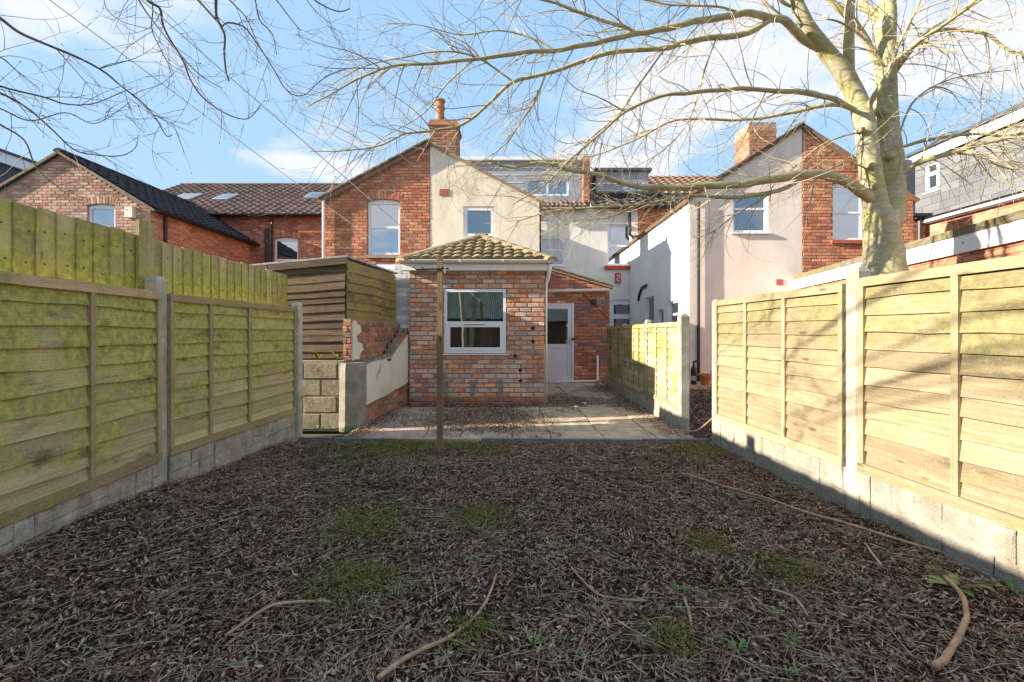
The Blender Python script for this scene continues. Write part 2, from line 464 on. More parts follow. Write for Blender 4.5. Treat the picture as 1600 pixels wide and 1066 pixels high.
M['mortar_red'] = m_mortar('mortar_red', (.29, .17, .12))
M['mortar_pink'] = m_mortar('mortar_pink', (.36, .25, .19))
M['mortar_white'] = m_mortar('mortar_white', (.62, .63, .65))
M['lap_l'] = m_wood('lap_wood_green', (.32, .235, .12), (.52, .41, .22), (.68, .56, .34), (.40, .395, .085), .85, (.3, 1.1, -.09, .13), .75, 2.6)
M['lap_r'] = m_wood('lap_wood_golden', (.18, .135, .07), (.31, .245, .15), (.39, .33, .225), (.2, .185, .07), .7, (.5, 1.5, -.16, .1), .4, 2.0)
M['lap_s'] = m_wood('lap_wood_weathered', (.34, .27, .14), (.46, .37, .21), (.55, .46, .28), (.22, .23, .045), .75, (.2, 1.3, -.05, .03), .35, 2.2)
M['rail_l'] = m_wood('rail_wood', (.32, .235, .12), (.46, .34, .19), (.55, .42, .26), (.26, .27, .06), .6, None, .2, 3)
M['rail_r'] = m_wood('rail_wood_golden', (.27, .205, .115), (.35, .28, .175), (.42, .35, .235), (.21, .195, .075), .35, None, .12, 3)
M['feather'] = m_wood('feather_board_green', (.3, .25, .11), (.45, .385, .19), (.56, .49, .27), (.37, .375, .075), .85, (1.5, 1.95, .16, -.06), .35, 2.8)
M['shed'] = m_wood('shed_board_dark', (.06, .037, .024), (.135, .087, .056), (.25, .165, .11), (.2, .19, .05), .2, None, .4, 2.0, (.02, .015, .012))
M['shed_side'] = m_wood('shed_board_mossy', (.13, .09, .05), (.24, .175, .10), (.34, .26, .155), (.32, .30, .06), .8, None, .3, 3.0, (.02, .015, .012))
M['post_wood'] = m_wood('post_wood', (.2, .13, .07), (.3, .2, .11), (.4, .27, .15), (.2, .18, .08), .2, None, .3, 3)
M['concrete'] = m_concrete('concrete_post', (.56, .52, .44), .45, (.2, .2, .09))
M['concrete_r'] = m_concrete('concrete_post_sun_darkened', (.40, .37, .31), .4, (.2, .2, .09))  # same post concrete, colour darkened so the posts in sun don't burn out
M['gravel'] = m_concrete('concrete_gravel_board', (.78, .70, .56), .45, (.42, .32, .17), .15, .5)
M['gravel_r'] = m_concrete('concrete_gravel_board_pale', (.56, .515, .43), .3, (.38, .33, .2), .1, .35)
M['block'] = m_concrete('block_rough', (.46, .39, .27), .9, (.2, .19, .065), .5, .9)
M['pier'] = m_concrete('pier_render', (.34, .31, .25), .6, (.2, .21, .07), .15)
M['slab'] = m_concrete('paving_slab', (.56, .445, .31), .6, (.27, .21, .14), .25)
M['slab_pink'] = m_concrete('paving_slab_pink', (.52, .37, .29), .6, (.28, .19, .13), .25)
M['edging'] = m_concrete('edging_dark', (.2, .2, .21), .3, (.2, .17, .11), .2)
M['render_w'] = m_render('render_cream', (.8, .72, .58), .4, (.42, .35, .26), .5, (.58, .47, .33))
M['render_m'] = m_render('render_white', (.8, .77, .70), .25, (.5, .45, .38))
M['render_b'] = m_render('render_bright', (.8, .81, .82), .06)
M['render_p'] = m_render('render_pinkish', (.78, .68, .60), .2, (.42, .36, .33), .25, (.52, .44, .40))
M['render_g'] = m_render('render_garden_wall', (.74, .70, .60), .3, (.4, .33, .2), .45, (.55, .47, .33))
M['upvc'] = m_plain('upvc_white', (.8, .81, .82), .35, .03, 3, .5)
M['upvc_cream'] = m_plain('upvc_cream', (.72, .67, .58), .4, .06, 4, .5)
M['pvc_door'] = m_plain('upvc_door', (.72, .73, .79), .35, .03, 3, .5)
M['black'] = m_plain('black_plastic', (.018, .018, .022), .4, .2, 10, .5)
M['silver'] = m_plain('galvanised', (.45, .48, .52), .4, .15, 30, .5, .8)
M['glass'] = m_glass('glass_sky', (.02, .03, .04), .5)
M['glass_blue'] = m_glass('glass_blue', (.03, .10, .22), .3)
M['glass_ext'] = m_glass('glass_clear', refl=.22, trans=True)
M['glass_dark'] = m_glass('glass_dark', (.012, .016, .02), .3)
M['room'] = m_plain('room_dark', (.07, .06, .055), .9, .2, 3)
M['blind'] = m_plain('blind_fabric', (.32, .29, .26), .8, .1, 6)
M['tile_ext'] = m_tile('tile_mossy', [(.15, .115, .08), (.26, .2, .14), (.2, .15, .105), (.31, .245, .17)], .75, (.17, .135, .025), .4)
M['hip'] = m_tile('hip_mortar', [(.27, .2, .13), (.33, .25, .16), (.3, .23, .15)], .3, (.2, .15, .03), .3)
M['tile_brown'] = m_tile('tile_brown', [(.13, .085, .07), (.19, .125, .10), (.16, .10, .08), (.23, .155, .125)], 0, lich=.35)
M['tile_dark'] = m_tile('tile_dark', [(.03, .03, .035), (.05, .048, .052), (.04, .038, .042)], 0, lich=.1)
M['tile_red'] = m_tile('tile_red', [(.24, .14, .10), (.3, .18, .13), (.2, .12, .09)], .2, lich=.4)
M['slate'] = m_tile('slate_clad', [(.15, .155, .165), (.17, .175, .185), (.16, .165, .175), (.13, .135, .145)], 0, lich=.03)
M['slate_dark'] = m_plain('slate_dark', (.06, .075, .10), .7, .15, 4)
M['verge'] = m_tile('verge_mortar', [(.28, .22, .16), (.22, .17, .12), (.33, .27, .2)], .2, lich=.3)
M['felt'] = m_plain('roof_felt', (.4, .4, .42), .9, .3, 12)
M['mossfelt'] = m_concrete('moss_edge', (.2, .18, .12), .9, (.2, .17, .03), .3)
M['lead'] = m_plain('lead_grey', (.34, .37, .42), .6, .1, 4)
M['terracotta'] = m_plain('terracotta', (.55, .17, .07), .7, .12, 12)
M['chimneypot'] = m_plain('chimney_pot_clay', (.42, .17, .09), .8, .3, 12)
M['red_paint'] = m_plain('red_paint', (.5, .045, .03), .5, .08, 10)
M['sill_red'] = m_plain('sill_red', (.38, .10, .07), .75, .15, 12)
M['stone_sill'] = m_plain('stone_sill', (.36, .25, .2), .85, .2, 12)
M['bark'] = m_bark('bark', (.33, .285, .18), (.50, .45, .32), (.36, .33, .09), .65, (.62, .58, .46))
M['limb'] = m_bark('limb_bark', (.34, .29, .175), (.5, .44, .28), (.38, .345, .11), .6, (.5, .47, .37))
M['twig'] = m_plain('twig_bark', (.40, .33, .2), .8, .3, 6)
M['twig_shade'] = m_plain('twig_bark_shaded', (.16, .125, .115), .8, .3, 6)  # shade and silhouette of the second tree put into the twig colour
M['stick'] = m_plain('stick', (.48, .29, .17), .8, .25, 14)
M['wire'] = m_plain('wire_white', (.7, .68, .66), .5, .05, 5)
M['leaf'] = m_island('dead_leaf', [(0, (.026, .013, .008)), (.35, (.13, .064, .038)), (.63, (.33, .175, .105)), (.85, (.54, .33, .21)), (.96, (.68, .47, .31)), (1, (.72, .57, .42))], .65)
M['leaf_tan'] = m_island('dead_leaf_tan', [(0, (.14, .085, .055)), (.5, (.32, .21, .13)), (1, (.5, .38, .26))], .7)
M['straw'] = m_island('straw', [(0, (.16, .11, .08)), (.6, (.36, .26, .18)), (1, (.55, .45, .34))], .7)
M['weed'] = m_island('weed_leaf', [(0, (.09, .17, .04)), (.5, (.15, .25, .06)), (1, (.23, .32, .10))], .55)
M['moss'] = m_island('moss', [(0, (.10, .11, .015)), (.5, (.2, .21, .03)), (1, (.32, .31, .06))], .9)

# ---------------------------------------------------------------- ground
def sm(a, b, x):
    t = max(0, min(1, (x - a) / (b - a))); return t * t * (3 - 2 * t)
def hf(x, y):
    h = .014 * noise.noise(Vector((x * 3.1, y * 3.1, 0))) + .022 * noise.noise(Vector((x * .9, y * .9, 4)))
    h += .11 * sm(.7, 2.5, -x) * sm(4.6, 2.4, y)
    e = sm(5.02, 4.6, y)
    return h * e - .012 * (1 - e)

def gridmesh(name, x0, x1, y0, y1, st, fn, mat):
    nx = int((x1 - x0) / st) + 1; ny = int((y1 - y0) / st) + 1
    vs = [(x0 + (x1 - x0) * i / (nx - 1), y0 + (y1 - y0) * j / (ny - 1)) for j in range(ny) for i in range(nx)]
    vs = [(x, y, fn(x, y)) for x, y in vs]
    fs = [(j * nx + i, j * nx + i + 1, (j + 1) * nx + i + 1, (j + 1) * nx + i) for j in range(ny - 1) for i in range(nx - 1)]
    b = MB(); b.v = vs; b.f = fs
    return b.build(name, mat, None, smooth=True, keep=True, fix=False)

tag(MB().add([(-900, -900, -.09), (900, -900, -.09), (900, 900, -.09), (-900, 900, -.09)], [(0, 1, 2, 3)]).build('ground', M['land'], keep=True), kind='structure')
soil = tag(gridmesh('soil', -2.9, 2.75, -2.6, 5.05, .045, hf, M['soil']), kind='structure')
tag(gridmesh('neighbour_ground', 2.12, 5.6, 1.5, 10.55, .12, lambda x, y: -.02 + .03 * noise.noise(Vector((x * 2, y * 2, 9))), M['litterground']), kind='structure')

# patio of single slabs
patio = tag(MB().box((.2, 7.8, -.045), (4.2, 5.5, .05)).build('patio', M['litterground']), kind='structure')
xs = [-1.95, -1.62, -1.02, -.6, 0, .45, 1.05, 1.65, 2.07]; ys = [5.06, 5.54, 6.14, 6.74, 7.34, 7.94, 8.54, 9.14, 9.74, 10.3, 10.58]
for j in range(len(ys) - 1):
    sh = U(-.04, .04) if j else 0
    for i in range(len(xs) - 1):
        a, b = xs[i] + (sh if 0 < i else 0), xs[i + 1] + (sh if i < len(xs) - 2 else 0)
        if ys[j] > 7.3 and a < .3: continue
        cx, cy = (a + b) / 2, (ys[j] + ys[j + 1]) / 2
        w, d = b - a - .012, ys[j + 1] - ys[j] - .012
        zz = U(-.004, .005) + .03 * sm(7, 10.5, cy)
        t = U(-.006, .006); t2 = U(-.005, .005)
        vs = [(-w / 2, -d / 2), (w / 2, -d / 2), (w / 2, d / 2), (-w / 2, d / 2)]
        c = .006
        top = [(x * (1 - c / abs(x)), y * (1 - c / abs(y))) for x, y in vs]
        V = [(cx + x, cy + y, -.03) for x, y in vs] + [(cx + x, cy + y, zz + .004 + t * x + t2 * y) for x, y in vs] + [(cx + x, cy + y, zz + .01 + t * x + t2 * y) for x, y in top]
        f = [(3, 2, 1, 0), (8, 9, 10, 11)] + [(a2 + k, a2 + (k + 1) % 4, a2 + 4 + (k + 1) % 4, a2 + 4 + k) for a2 in (0, 4) for k in range(4)]
        MB().add(V, f).build('slab', M['slab_pink'] if cx < -.5 else M['slab'], patio)

# dark edging strips between bed and patio
ex = [-2.38, -1.98, -1.25, -.35, .55, 1.42, 2.16]
for i in range(len(ex) - 1):
    y = 5.06 - .012 * i + U(-.01, .01)
    a, b = Vector((ex[i] + .01, y, .012)), Vector((ex[i + 1] - .01, y - .012, .012 + U(-.006, .006)))
    o = MB().bar(a - Z * .012, b - Z * .012, .05, .07).build('edging_strip', M['edging'] if i != 2 else M['slab'])
    tag(o, ('pale concrete' if i == 2 else 'dark grey') + ' edging strip between leaf litter and patio' + (', mid run' if i == 2 else ''), 'edging', 'edging strips along the patio')

# ---------------------------------------------------------------- fences
def lap_panel(root_name, label, a, b, z0, z1, ns, battens, mw, mr, group, facing, seed, amp=.009):
    """a, b: ends along the garden-side face (XY); facing: +1 if the garden lies to the left of a->b"""
    rs = random.Random(seed)
    a, b = Vector((*a, 0)), Vector((*b, 0)); u = (b - a).normalized(); n = Vector((-u.y, u.x, 0)) * facing; L = (b - a).length
    rot = Matrix((( u.x, n.x, 0), (u.y, n.y, 0), (0, 0, 1)))      # local x along, y outwards to the garden
    if rot.determinant() < 0:
        a, b = b, a; u = -u; rot = Matrix(((u.x, n.x, 0), (u.y, n.y, 0), (0, 0, 1)))
    root = thing(root_name, (a.x, a.y, z0), label, 'fence panel', group)
    root.rotation_euler = rot.to_euler()
    W = Matrix.Translation(root.location) @ rot.to_4x4()
    def put(mb, name, mat, loc):
        me = bpy.data.meshes.new(name); me.from_pydata(mb.v, [], mb.f); me.update(); me.materials.append(mat)
        o = bpy.data.objects.new(name, me); C.objects.link(o); o.parent = root; o.location = loc; return o
    Hh = z1 - z0; p = (Hh - .05) / ns
    for k in range(ns):
        nx = 12; v = []; ph = rs.uniform(0, 50)
        for i in range(nx + 1):
            x = L * i / nx
            w = amp * (noise.noise(Vector((x * 2.3 + ph, k * 3.7, seed))) * 1.3 + .6 * noise.noise(Vector((x * 6 + ph, k, seed))))
            w2 = amp * .5 * noise.noise(Vector((x * 2 + ph, k * 5.7, seed + 3)))
            zb = -.004 + w; zt = p + .028
            bo = .006 * noise.noise(Vector((x * 1.5, k * 1.1 + seed, 2)))
            v += [(x, .016 + bo, zb), (x, .031 + bo, zb + .002), (x, .010 + bo * .5, zt + w2), (x, .0, zt + w2)]
        f = []
        for i in range(nx):
            for q in range(4):
                q2 = (q + 1) % 4; f.append((i * 4 + q, (i + 1) * 4 + q, (i + 1) * 4 + q2, i * 4 + q2))
        f += [(0, 1, 2, 3), tuple(nx * 4 + q for q in (3, 2, 1, 0))]
        m = MB(); m.v = v; m.f = f
        put(m, 'slat', mw, (0, -.012, .03 + k * p))
    def board(x0, x1, za, zb, y0=.008, th=.022, name='batten'):
        m = MB(); horiz = (x1 - x0) > (zb - za)
        if horiz: m.box(((x1 - x0) / 2, th / 2, (zb - za) / 2), (x1 - x0, th, zb - za)); o = put(m, name, mr, (x0, y0, za))
        else:
            m.box(((zb - za) / 2, th / 2, 0), (zb - za, th, x1 - x0)); o = put(m, name, mr, ((x0 + x1) / 2, y0, za)); o.rotation_euler = (0, -math.pi / 2, 0)
        return o
    board(0, L, Hh - .055, Hh, .002, .03, 'top_rail'); board(0, L, 0, .06, .004, .032, 'bottom_rail')
    for t in [0.012] + list(battens) + [1 - .012]:
        x = t * L; board(x - .019, x + .019, .061, Hh - .056)
    return root

def conc_post(x, y, z1, ang, label, group, mat=None, w=.105, z0=-.06):
    m = MB(); c = .012; h = w / 2
    ring = [(h - c, -h), (h, -h + c), (h, h - c), (h - c, h), (-h + c, h), (-h, h - c), (-h, -h + c), (-h + c, -h)]
    M3 = Matrix.Rotation(ang, 3, 'Z'); v = []
    for zz, s in ((z0, 1), (z1 - .03, 1), (z1, .72)):
        for px, py in ring: q = M3 @ Vector((px * s, py * s, 0)); v.append((x + q.x, y + q.y, zz))
    f = [(a * 8 + k, a * 8 + (k + 1) % 8, a * 8 + 8 + (k + 1) % 8, a * 8 + 8 + k) for a in (0, 1) for k in range(8)] + [tuple(range(7, -1, -1)), tuple(range(16, 24))]
    return tag(m.add(v, f).build('fence_post', mat or M['concrete']), label, 'post', group)

def gravel_board(a, b, z1, facing, label, group, mat, seed, rows=3):
    rs = random.Random(seed)
    a, b = Vector((*a, 0)), Vector((*b, 0)); u = (b - a).normalized(); n = Vector((-u.y, u.x, 0)) * facing; L = (b - a).length
    m = MB(); z0 = -.06
    base = [a + n * .012, b + n * .012, b - n * .035, a - n * .035]
    m.prism([q + Z * z0 for q in base], (0, 0, z1 - z0))
    x = n.cross(Z); hz = (z1 - .01 + .02) / rows
    s = rs.uniform(-.15, 0)
    while s < L:
        ln = rs.uniform(.14, .42); kr_ = rs.choice((1, 2, 2, 3, 3)) if rows == 3 else rs.choice((1, 2, 2)); zc_ = -.02; hs_ = [rs.uniform(.7, 1.3) for _ in range(kr_)]; tot = sum(hs_)
        for hh_ in hs_:
            hz = (z1 + .01) * hh_ / tot; cut = rs.uniform(.35, .65) if rs.random() < .45 else 1
            for (pa, pb) in (((s, s + ln),) if cut == 1 else ((s, s + ln * cut), (s + ln * cut, s + ln))):
                p, q = max(pa, .0), min(pb, L)
                if q - p < .04: continue
                v, f = rs.choice(STONES); Mx = Matrix.Identity(4); d = rs.uniform(.005, .020)
                for k in range(3): Mx[k][0] = x[k] * (q - p - .004); Mx[k][1] = n[k] * d; Mx[k][2] = Z[k] * (hz - .004)
                Mx.translation = a + u * (p + q) / 2 + n * .0125 + Z * (zc_ + hz / 2)
                m.add([Mx @ Vector(w) for w in v], f)
            zc_ += hz
        s += ln
    return tag(m.build('gravel_board', mat), label, 'gravel board', group)

LN, LF, L0 = (-2.66, 3.40), (-2.52, 5.33), (-2.47, 1.47)
gl = 'lap fence beside the shed'
lap_panel('lap_panel', 'algae-green overlap fence panel between concrete posts, ending beside the block wall', (-2.615, 3.448), (-2.53, 5.285), .27, 1.495, 10, (.47, .76), M['lap_l'], M['rail_l'], gl, -1, 11)
lap_panel('lap_panel', 'algae-green overlap fence panel one bay further from the shed', (-2.44, 1.515), (-2.61, 3.352), .26, 1.497, 10, (.33, .66), M['lap_l'], M['rail_l'], gl, -1, 12, .011)
conc_post(*LN, 1.618, .05, 'concrete post between the two algae-green lap panels', 'concrete posts of the green fence')
conc_post(*LF, 1.555, .03, 'concrete post at the end of the green fence beside the block wall', 'concrete posts of the green fence', w=.1)
conc_post(*L0, 1.6, -.05, 'concrete post at the garden end of the green fence', 'concrete posts of the green fence')
lap_panel('lap_panel', 'algae-green overlap fence panel two bays from the shed, unseen, added to keep sun off the bed', (-2.50, -.42), (-2.45, 1.41), .26, 1.497, 10, (.33, .66), M['lap_l'], M['rail_l'], gl, -1, 13)  # unseen bay with its gravel board, added to block sun on the near bed
gravel_board((-2.50, -.42), (-2.45, 1.42), .258, -1, 'stone-faced gravel board two bays from the shed, unseen, added to keep sun off the bed', 'gravel boards', M['gravel'], 23)
gravel_board((-2.615, 3.455), (-2.53, 5.28), .268, -1, 'pale stone-faced gravel board under the green panel beside the block wall', 'gravel boards', M['gravel'], 21)
gravel_board((-2.44, 1.52), (-2.61, 3.345), .258, -1, 'pale stone-faced gravel board under the green panel one bay from the shed', 'gravel boards', M['gravel'], 22)

gr = 'lap fence in front of the tree'
lap_panel('lap_panel', 'sunlit golden overlap fence panel between the gap and the tree post', (2.17, 4.81), (2.285, 3.11), .29, 1.535, 11, (.36, .68), M['lap_r'], M['rail_r'], gr, -1, 31)
lap_panel('lap_panel', 'sunlit golden overlap fence panel with branch shadows in front of the flat roof', (2.30, 2.99), (2.42, 1.2), .29, 1.555, 11, (.33, .66), M['lap_r'], M['rail_r'], gr, -1, 32, .011)
conc_post(2.20, 4.87, 1.555, .06, 'sunlit concrete post beside the gap to the neighbour garden', 'concrete posts of the golden fence', w=.09, mat=M['concrete_r'])
conc_post(2.32, 3.05, 1.635, .06, 'sunlit concrete post between the two golden panels below the tree', 'concrete posts of the golden fence', mat=M['concrete_r'])
conc_post(2.44, 1.14, 1.6, .06, 'concrete post at the garden end of the golden fence', 'concrete posts of the golden fence', mat=M['concrete_r'])
gravel_board((2.17, 4.82), (2.285, 3.10), .288, -1, 'pale gravel board under the golden panel beside the gap', 'gravel boards', M['gravel_r'], 41, 2)
gravel_board((2.30, 3.0), (2.42, 1.19), .288, -1, 'pale gravel board under the golden panel with branch shadows', 'gravel boards', M['gravel_r'], 42, 2)

gs = 'short fence beside the patio'; sy = [5.60, 7.05, 8.52, 9.95]
wh = ['between the end post and the second post', 'middle panel of three', 'meeting the brick porch']
for i in range(3):
    lap_panel('lap_panel', 'weathered lap panel of the patio fence, ' + wh[i], (2.09, sy[i + 1] - .055), (2.09, sy[i] + .055), .24, 1.33, 10, (.25, .5, .75) if i else (.33, .66), M['lap_s'], M['rail_r'] if i == 0 else M['lap_s'], gs, -1, 50 + i, .005)
    gravel_board((2.09, sy[i + 1] - .05), (2.09, sy[i] + .05), .238, -1, 'stone-faced gravel board of the patio fence, ' + wh[i].replace('panel', 'board'), 'gravel boards', M['gravel_r'], 60 + i)
for i, y in enumerate(sy):
    conc_post(2.11, y, (1.425, 1.40, 1.37, 1.33)[i], 0, ['thick free-standing end post of the patio fence beside the gap', 'second post of the patio fence from the gap', 'third post of the patio fence from the gap', 'last post of the patio fence against the brick porch'][i], 'posts of the patio fence', mat=M['concrete_r'], w=(.115, .09, .08, .075)[i])

# feather-edge boards behind the green fence
def feather(label, y0, y1, zt, n, group, seed):
    root = thing('board_fence', (-2.80, (y0 + y1) / 2, -.09), label, 'fence', group); rs = random.Random(seed)
    p = (y1 - y0) / n
    for k in range(n):
        w = p + .012; h = zt + rs.uniform(-.006, .006) - 1.50; v = []
        th0, th1 = .020, .007                              # thick to thin edge
        x0 = 1.50 + rs.uniform(-.006, .004) if True else 0
        hh = zt + rs.uniform(-.008, .006) - x0
        prof = [(-w / 2, 0), (w / 2, 0), (w / 2, th1 + .004), (-w / 2, th0 + .004)]
        for xx in (0, hh * .5, hh):
            for a, b in prof: v.append((xx, b, a + (rs.uniform(-.002, .002) if xx else 0)))
        f = [(s * 4 + q, s * 4 + (q + 1) % 4, s * 4 + 4 + (q + 1) % 4, s * 4 + 4 + q) for s in (0, 1) for q in range(4)] + [(3, 2, 1, 0), (8, 9, 10, 11)]
        me = bpy.data.meshes.new('board'); me.from_pydata(v, [], f); me.update(); me.materials.append(M['feather'])
        o = bpy.data.objects.new('board', me); C.objects.link(o); setpar(o, root)
        B = Matrix(((0, 1, 0, -2.80), (0, 0, 1, y0 + (k + .5) * p), (1, 0, 0, x0), (0, 0, 0, 1)))   # x->up, y->+X, z->+Y
        o.matrix_basis = B @ Matrix.Rotation(rs.uniform(-.008, .008), 4, 'Y')
        for zz in (.11, .3):
            ow = B @ Vector((zz + rs.uniform(-.01, .01), .02, rs.uniform(-.02, .02)))
            MB().tube([ow, ow + Vector((.0055, 0, 0))], .0045, 6).build('nail', M['black'], o)
    for zr in (1.62, 1.83):
        MB().bar((-2.825, y0, zr), (-2.825, y1, zr), .05, .06).build('back_rail', M['rail_l'], root)
    for yy in ((y0 + .1), (y1 - .12)):
        MB().bar((-2.90, yy, -.09), (-2.90, yy, 1.9), .1, .1, Vector((0, 1, 0))).build('back_post', M['rail_l'], root)
feather('mossy green upright boards raised behind the lap panel one bay from the shed', -.9, 3.40, 1.935, 35, 'raised board fences', 5)  # near end carried on out of view to block the same sun
feather('mossy green upright boards raised behind the lap panel beside the shed', 3.50, 5.64, 1.92, 18, 'raised board fences', 6)
jt = MB(); jt.box((.265, 0, 0), (.53, .022, .15))
me = bpy.data.meshes.new('cover_board'); me.from_pydata(jt.v, [], jt.f); me.materials.append(M['feather'])
o = bpy.data.objects.new('cover_board', me); C.objects.link(o)
o.matrix_basis = Matrix(((0, 1, 0, -2.762), (0, 0, 1, 3.43), (1, 0, 0, 1.505), (0, 0, 0, 1)))
tag(o, 'tall green board covering the joint between the raised board fences', 'board')

# ---------------------------------------------------------------- windows
def window(root, fr, u0, u1, z0, z1, splits=(), recess=.05, fw=.05, arch=0.0, sill=None, glass=None, sash=(), vsplits=(), mat=None, name='window', sash_w=.045):
    mat = mat or M['upvc']; glass = glass or M['glass']; g = .002
    u0 += g; u1 -= g; z0 += g; z1 -= g
    m = MB(); th = .06
    def bar(a, b, c, d, off=0.0, t=th, mb=None):
        mb = mb or m
        vs = [fr.p(x, z, -recess + off + o) for o in (0, -t) for x, z in ((a, c), (b, c), (b, d), (a, d))]
        mb.add(vs, [(0, 1, 2, 3), (7, 6, 5, 4), (0, 4, 5, 1), (1, 5, 6, 2), (2, 6, 7, 3), (3, 7, 4, 0)])
    zt = z1 - arch
    if arch > 0:
        poly = [q for q in arc_rect(u0, u1, zt - fw, z1, arch)]
        m.prism([fr.p(a, b, -recess) for a, b in poly], -fr.n * th)
        zt -= 0
    else: bar(u0, u1, zt - fw, zt)
    bar(u0, u1, z0, z0 + fw); bar(u0, u0 + fw, z0 + fw, zt - fw); bar(u1 - fw, u1, z0 + fw, zt - fw)
    us = [u0 + fw] + [u0 + (u1 - u0) * s for s in vsplits] + [u1 - fw]
    zs = [z0 + fw] + [z0 + (zt - z0) * s for s in splits] + [zt - fw]
    for s in zs[1:-1]: bar(u0 + fw, u1 - fw, s - fw * .5, s + fw * .5, -.001)
    for s in us[1:-1]: bar(s - fw * .5, s + fw * .5, z0 + fw, zt - fw, -.002)
    wo = m.build(name, mat, root)
    k = 0
    for j in range(len(zs) - 1):
        for i in range(len(us) - 1):
            a = us[i] + (fw * .5 if i else 0); b = us[i + 1] - (fw * .5 if i < len(us) - 2 else 0)
            c = zs[j] + (fw * .5 if j else 0); d = zs[j + 1] - (fw * .5 if j < len(zs) - 2 else 0)
            if k in sash:
                s = MB(); w = sash_w; e = .001
                for q in ((a + e, b - e, c + e, c + w), (a + e, b - e, d - w, d - e), (a + e, a + w, c + w, d - w), (b - w, b - e, c + w, d - w)): bar(*q, .012, .05, s)
                s.build('sash', mat, wo); a += w; b -= w; c += w; d -= w
            pm = MB(); bar(a - .004, b + .004, c - .004, d + .004, -.03, .006, pm)
            pm.build('pane', glass, wo); k += 1
    if sill:
        mt, proj, hgt = sill
        s = MB(); vs = []
        for off in (proj, -recess):
            for x, z in ((u0 - .05, z0 - hgt), (u1 + .05, z0 - hgt), (u1 + .05, z0 + (.0 if off > 0 else .0)), (u0 - .05, z0)): vs.append(fr.p(x, z - .001 - (.012 if (off > 0 and z >= z0) else 0), off))
        s.add(vs, [(0, 1, 2, 3), (7, 6, 5, 4), (0, 4, 5, 1), (1, 5, 6, 2), (2, 6, 7, 3), (3, 7, 4, 0)])
        s.build('sill', mt, wo)
    return wo

def arch_bricks(fr, u0, u1, z1, rise, n, h=.2, d=.012):
    """matrices of upright bricks standing on a flat arch"""
    w = (u1 - u0); r = (w * w / 4 + rise * rise) / (2 * rise); cu, cz = (u0 + u1) / 2, z1 - r
    a = math.asin(min(1, w / 2 / r)) * 1.04; out = []
    for k in range(n):
        t = -a + 2 * a * (k + .5) / n; rr = r + .006 + h / 2
        d1 = fr.u * math.sin(t) + Z * math.cos(t); d2 = fr.n.cross(d1)
        Mx = Matrix.Identity(4); ln = 2 * a * (r + h / 2) / n - .010
        for q in range(3): Mx[q][0] = d2[q] * ln; Mx[q][1] = fr.n[q] * (d + .001 + U(-.002, .002)); Mx[q][2] = d1[q] * h
        Mx.translation = fr.p(cu + math.sin(t) * rr, cz + math.cos(t) * rr); out.append(Mx)
    return out

# ---------------------------------------------------------------- roof tiles
def tile_unit(w, l, th=.018, roll=.035, n=8, kind='roman'):
    """x across, y up the slope, z out of the roof; unit metres"""
    v = []; f = []
    for (y, zz) in ((0, th + .012), (l, .0)):
        for i in range(n + 1):
            x = w * (i / n - .5)
            r = roll * (max(0, math.sin(math.pi * 2 * (i / n))) if kind == 'roman' else (math.sin(math.pi * i / n) if kind == 'arch' else 0))
            v.append((x, y, zz + r)); 
    for i in range(n + 1):
        x = w * (i / n - .5)
        r = roll * (max(0, math.sin(math.pi * 2 * (i / n))) if kind == 'roman' else (math.sin(math.pi * i / n) if kind == 'arch' else 0))
        v.append((x, 0, r - .004))
    m = n + 1
    for i in range(n):
        f.append((i, i + 1, m + i + 1, m + i)); f.append((2 * m + i, 2 * m + i + 1, i + 1, i))
    return v, f

def tile_mats(o, u, v, W, L, tw, tl, clip=None, stagger=0.0, jit=.004):
    """o corner at the eave, u along the eave, v up the slope"""
    u = u.normalized(); v = v.normalized(); n = u.cross(v); out = []
    nr = int(L / tl + .5); nc = int(W / tw + .999)
    for r in range(nr):
        for c in range(-1 if stagger else 0, nc):
            a = (c + .5) * tw + (stagger * tw if r % 2 else 0); b = r * tl
            if a < tw * .3 or a > W - tw * .3: continue
            if clip and not clip(a, b + tl * .5): continue
            Mx = Matrix.Identity(4); w = U(-.012, .012); uu = u + v * w; vv = v - u * w
            for q in range(3): Mx[q][0] = uu[q]; Mx[q][1] = vv[q]; Mx[q][2] = n[q]
            Mx.translation = o + u * a + v * (b + U(-jit, jit)) + n * U(0, jit)
            out.append(Mx)
    return out

def roof_slab(root, name, pts, th, mat):
    pts = [Vector(p) for p in pts]; n = (pts[1] - pts[0]).cross(pts[2] - pts[0]).normalized()
    if n.z < 0: n = -n
    return MB().prism([p - n * th for p in pts], n * (th - .004)).build(name, mat, root)

# ---------------------------------------------------------------- brick extension (hipped roof)
D0 = 7.6; k0 = D0 / F
ext = thing('brick_extension', (-.6, 8.8, 0), 'single-storey reclaimed-brick extension with white window and mossy hipped roof', 'extension')
fe = FX(D0); EX0, EX1, EZ = -1.71, .534, 2.235
wu0, wu1, wz0, wz1 = (694 - 800) * k0, (790.5 - 800) * k0, H - (552 - 520) * k0, H + (520 - 452) * k0
hole = [(wu0, wz0), (wu1, wz0), (wu1, wz1), (wu0, wz1)]
wall(ext, 'front_wall', fe, [(EX0, -.05), (EX1, -.05), (EX1, EZ), (EX0, EZ)], [hole], .22, M['mortar_ext'])
bm_ = brick_mats(fe, EX0, EX1 + .002, -.03, EZ - .005, [(wu0, wu1, wz0, wz1)], bl=.191, bh=.064, mj=.015, d=.014, uneven=.003)
emit(ext, 'brick', [m for m in bm_ if m.translation.z > .12], BRICKS, M['brick_ext'], 260)
emit(ext, 'brick', [m for m in bm_ if m.translation.z <= .12], BRICKS, M['brick_porch'], 40)
fside = Frame((EX1 - .001, D0 + .003, 0), (0, 1, 0), (1, 0, 0))
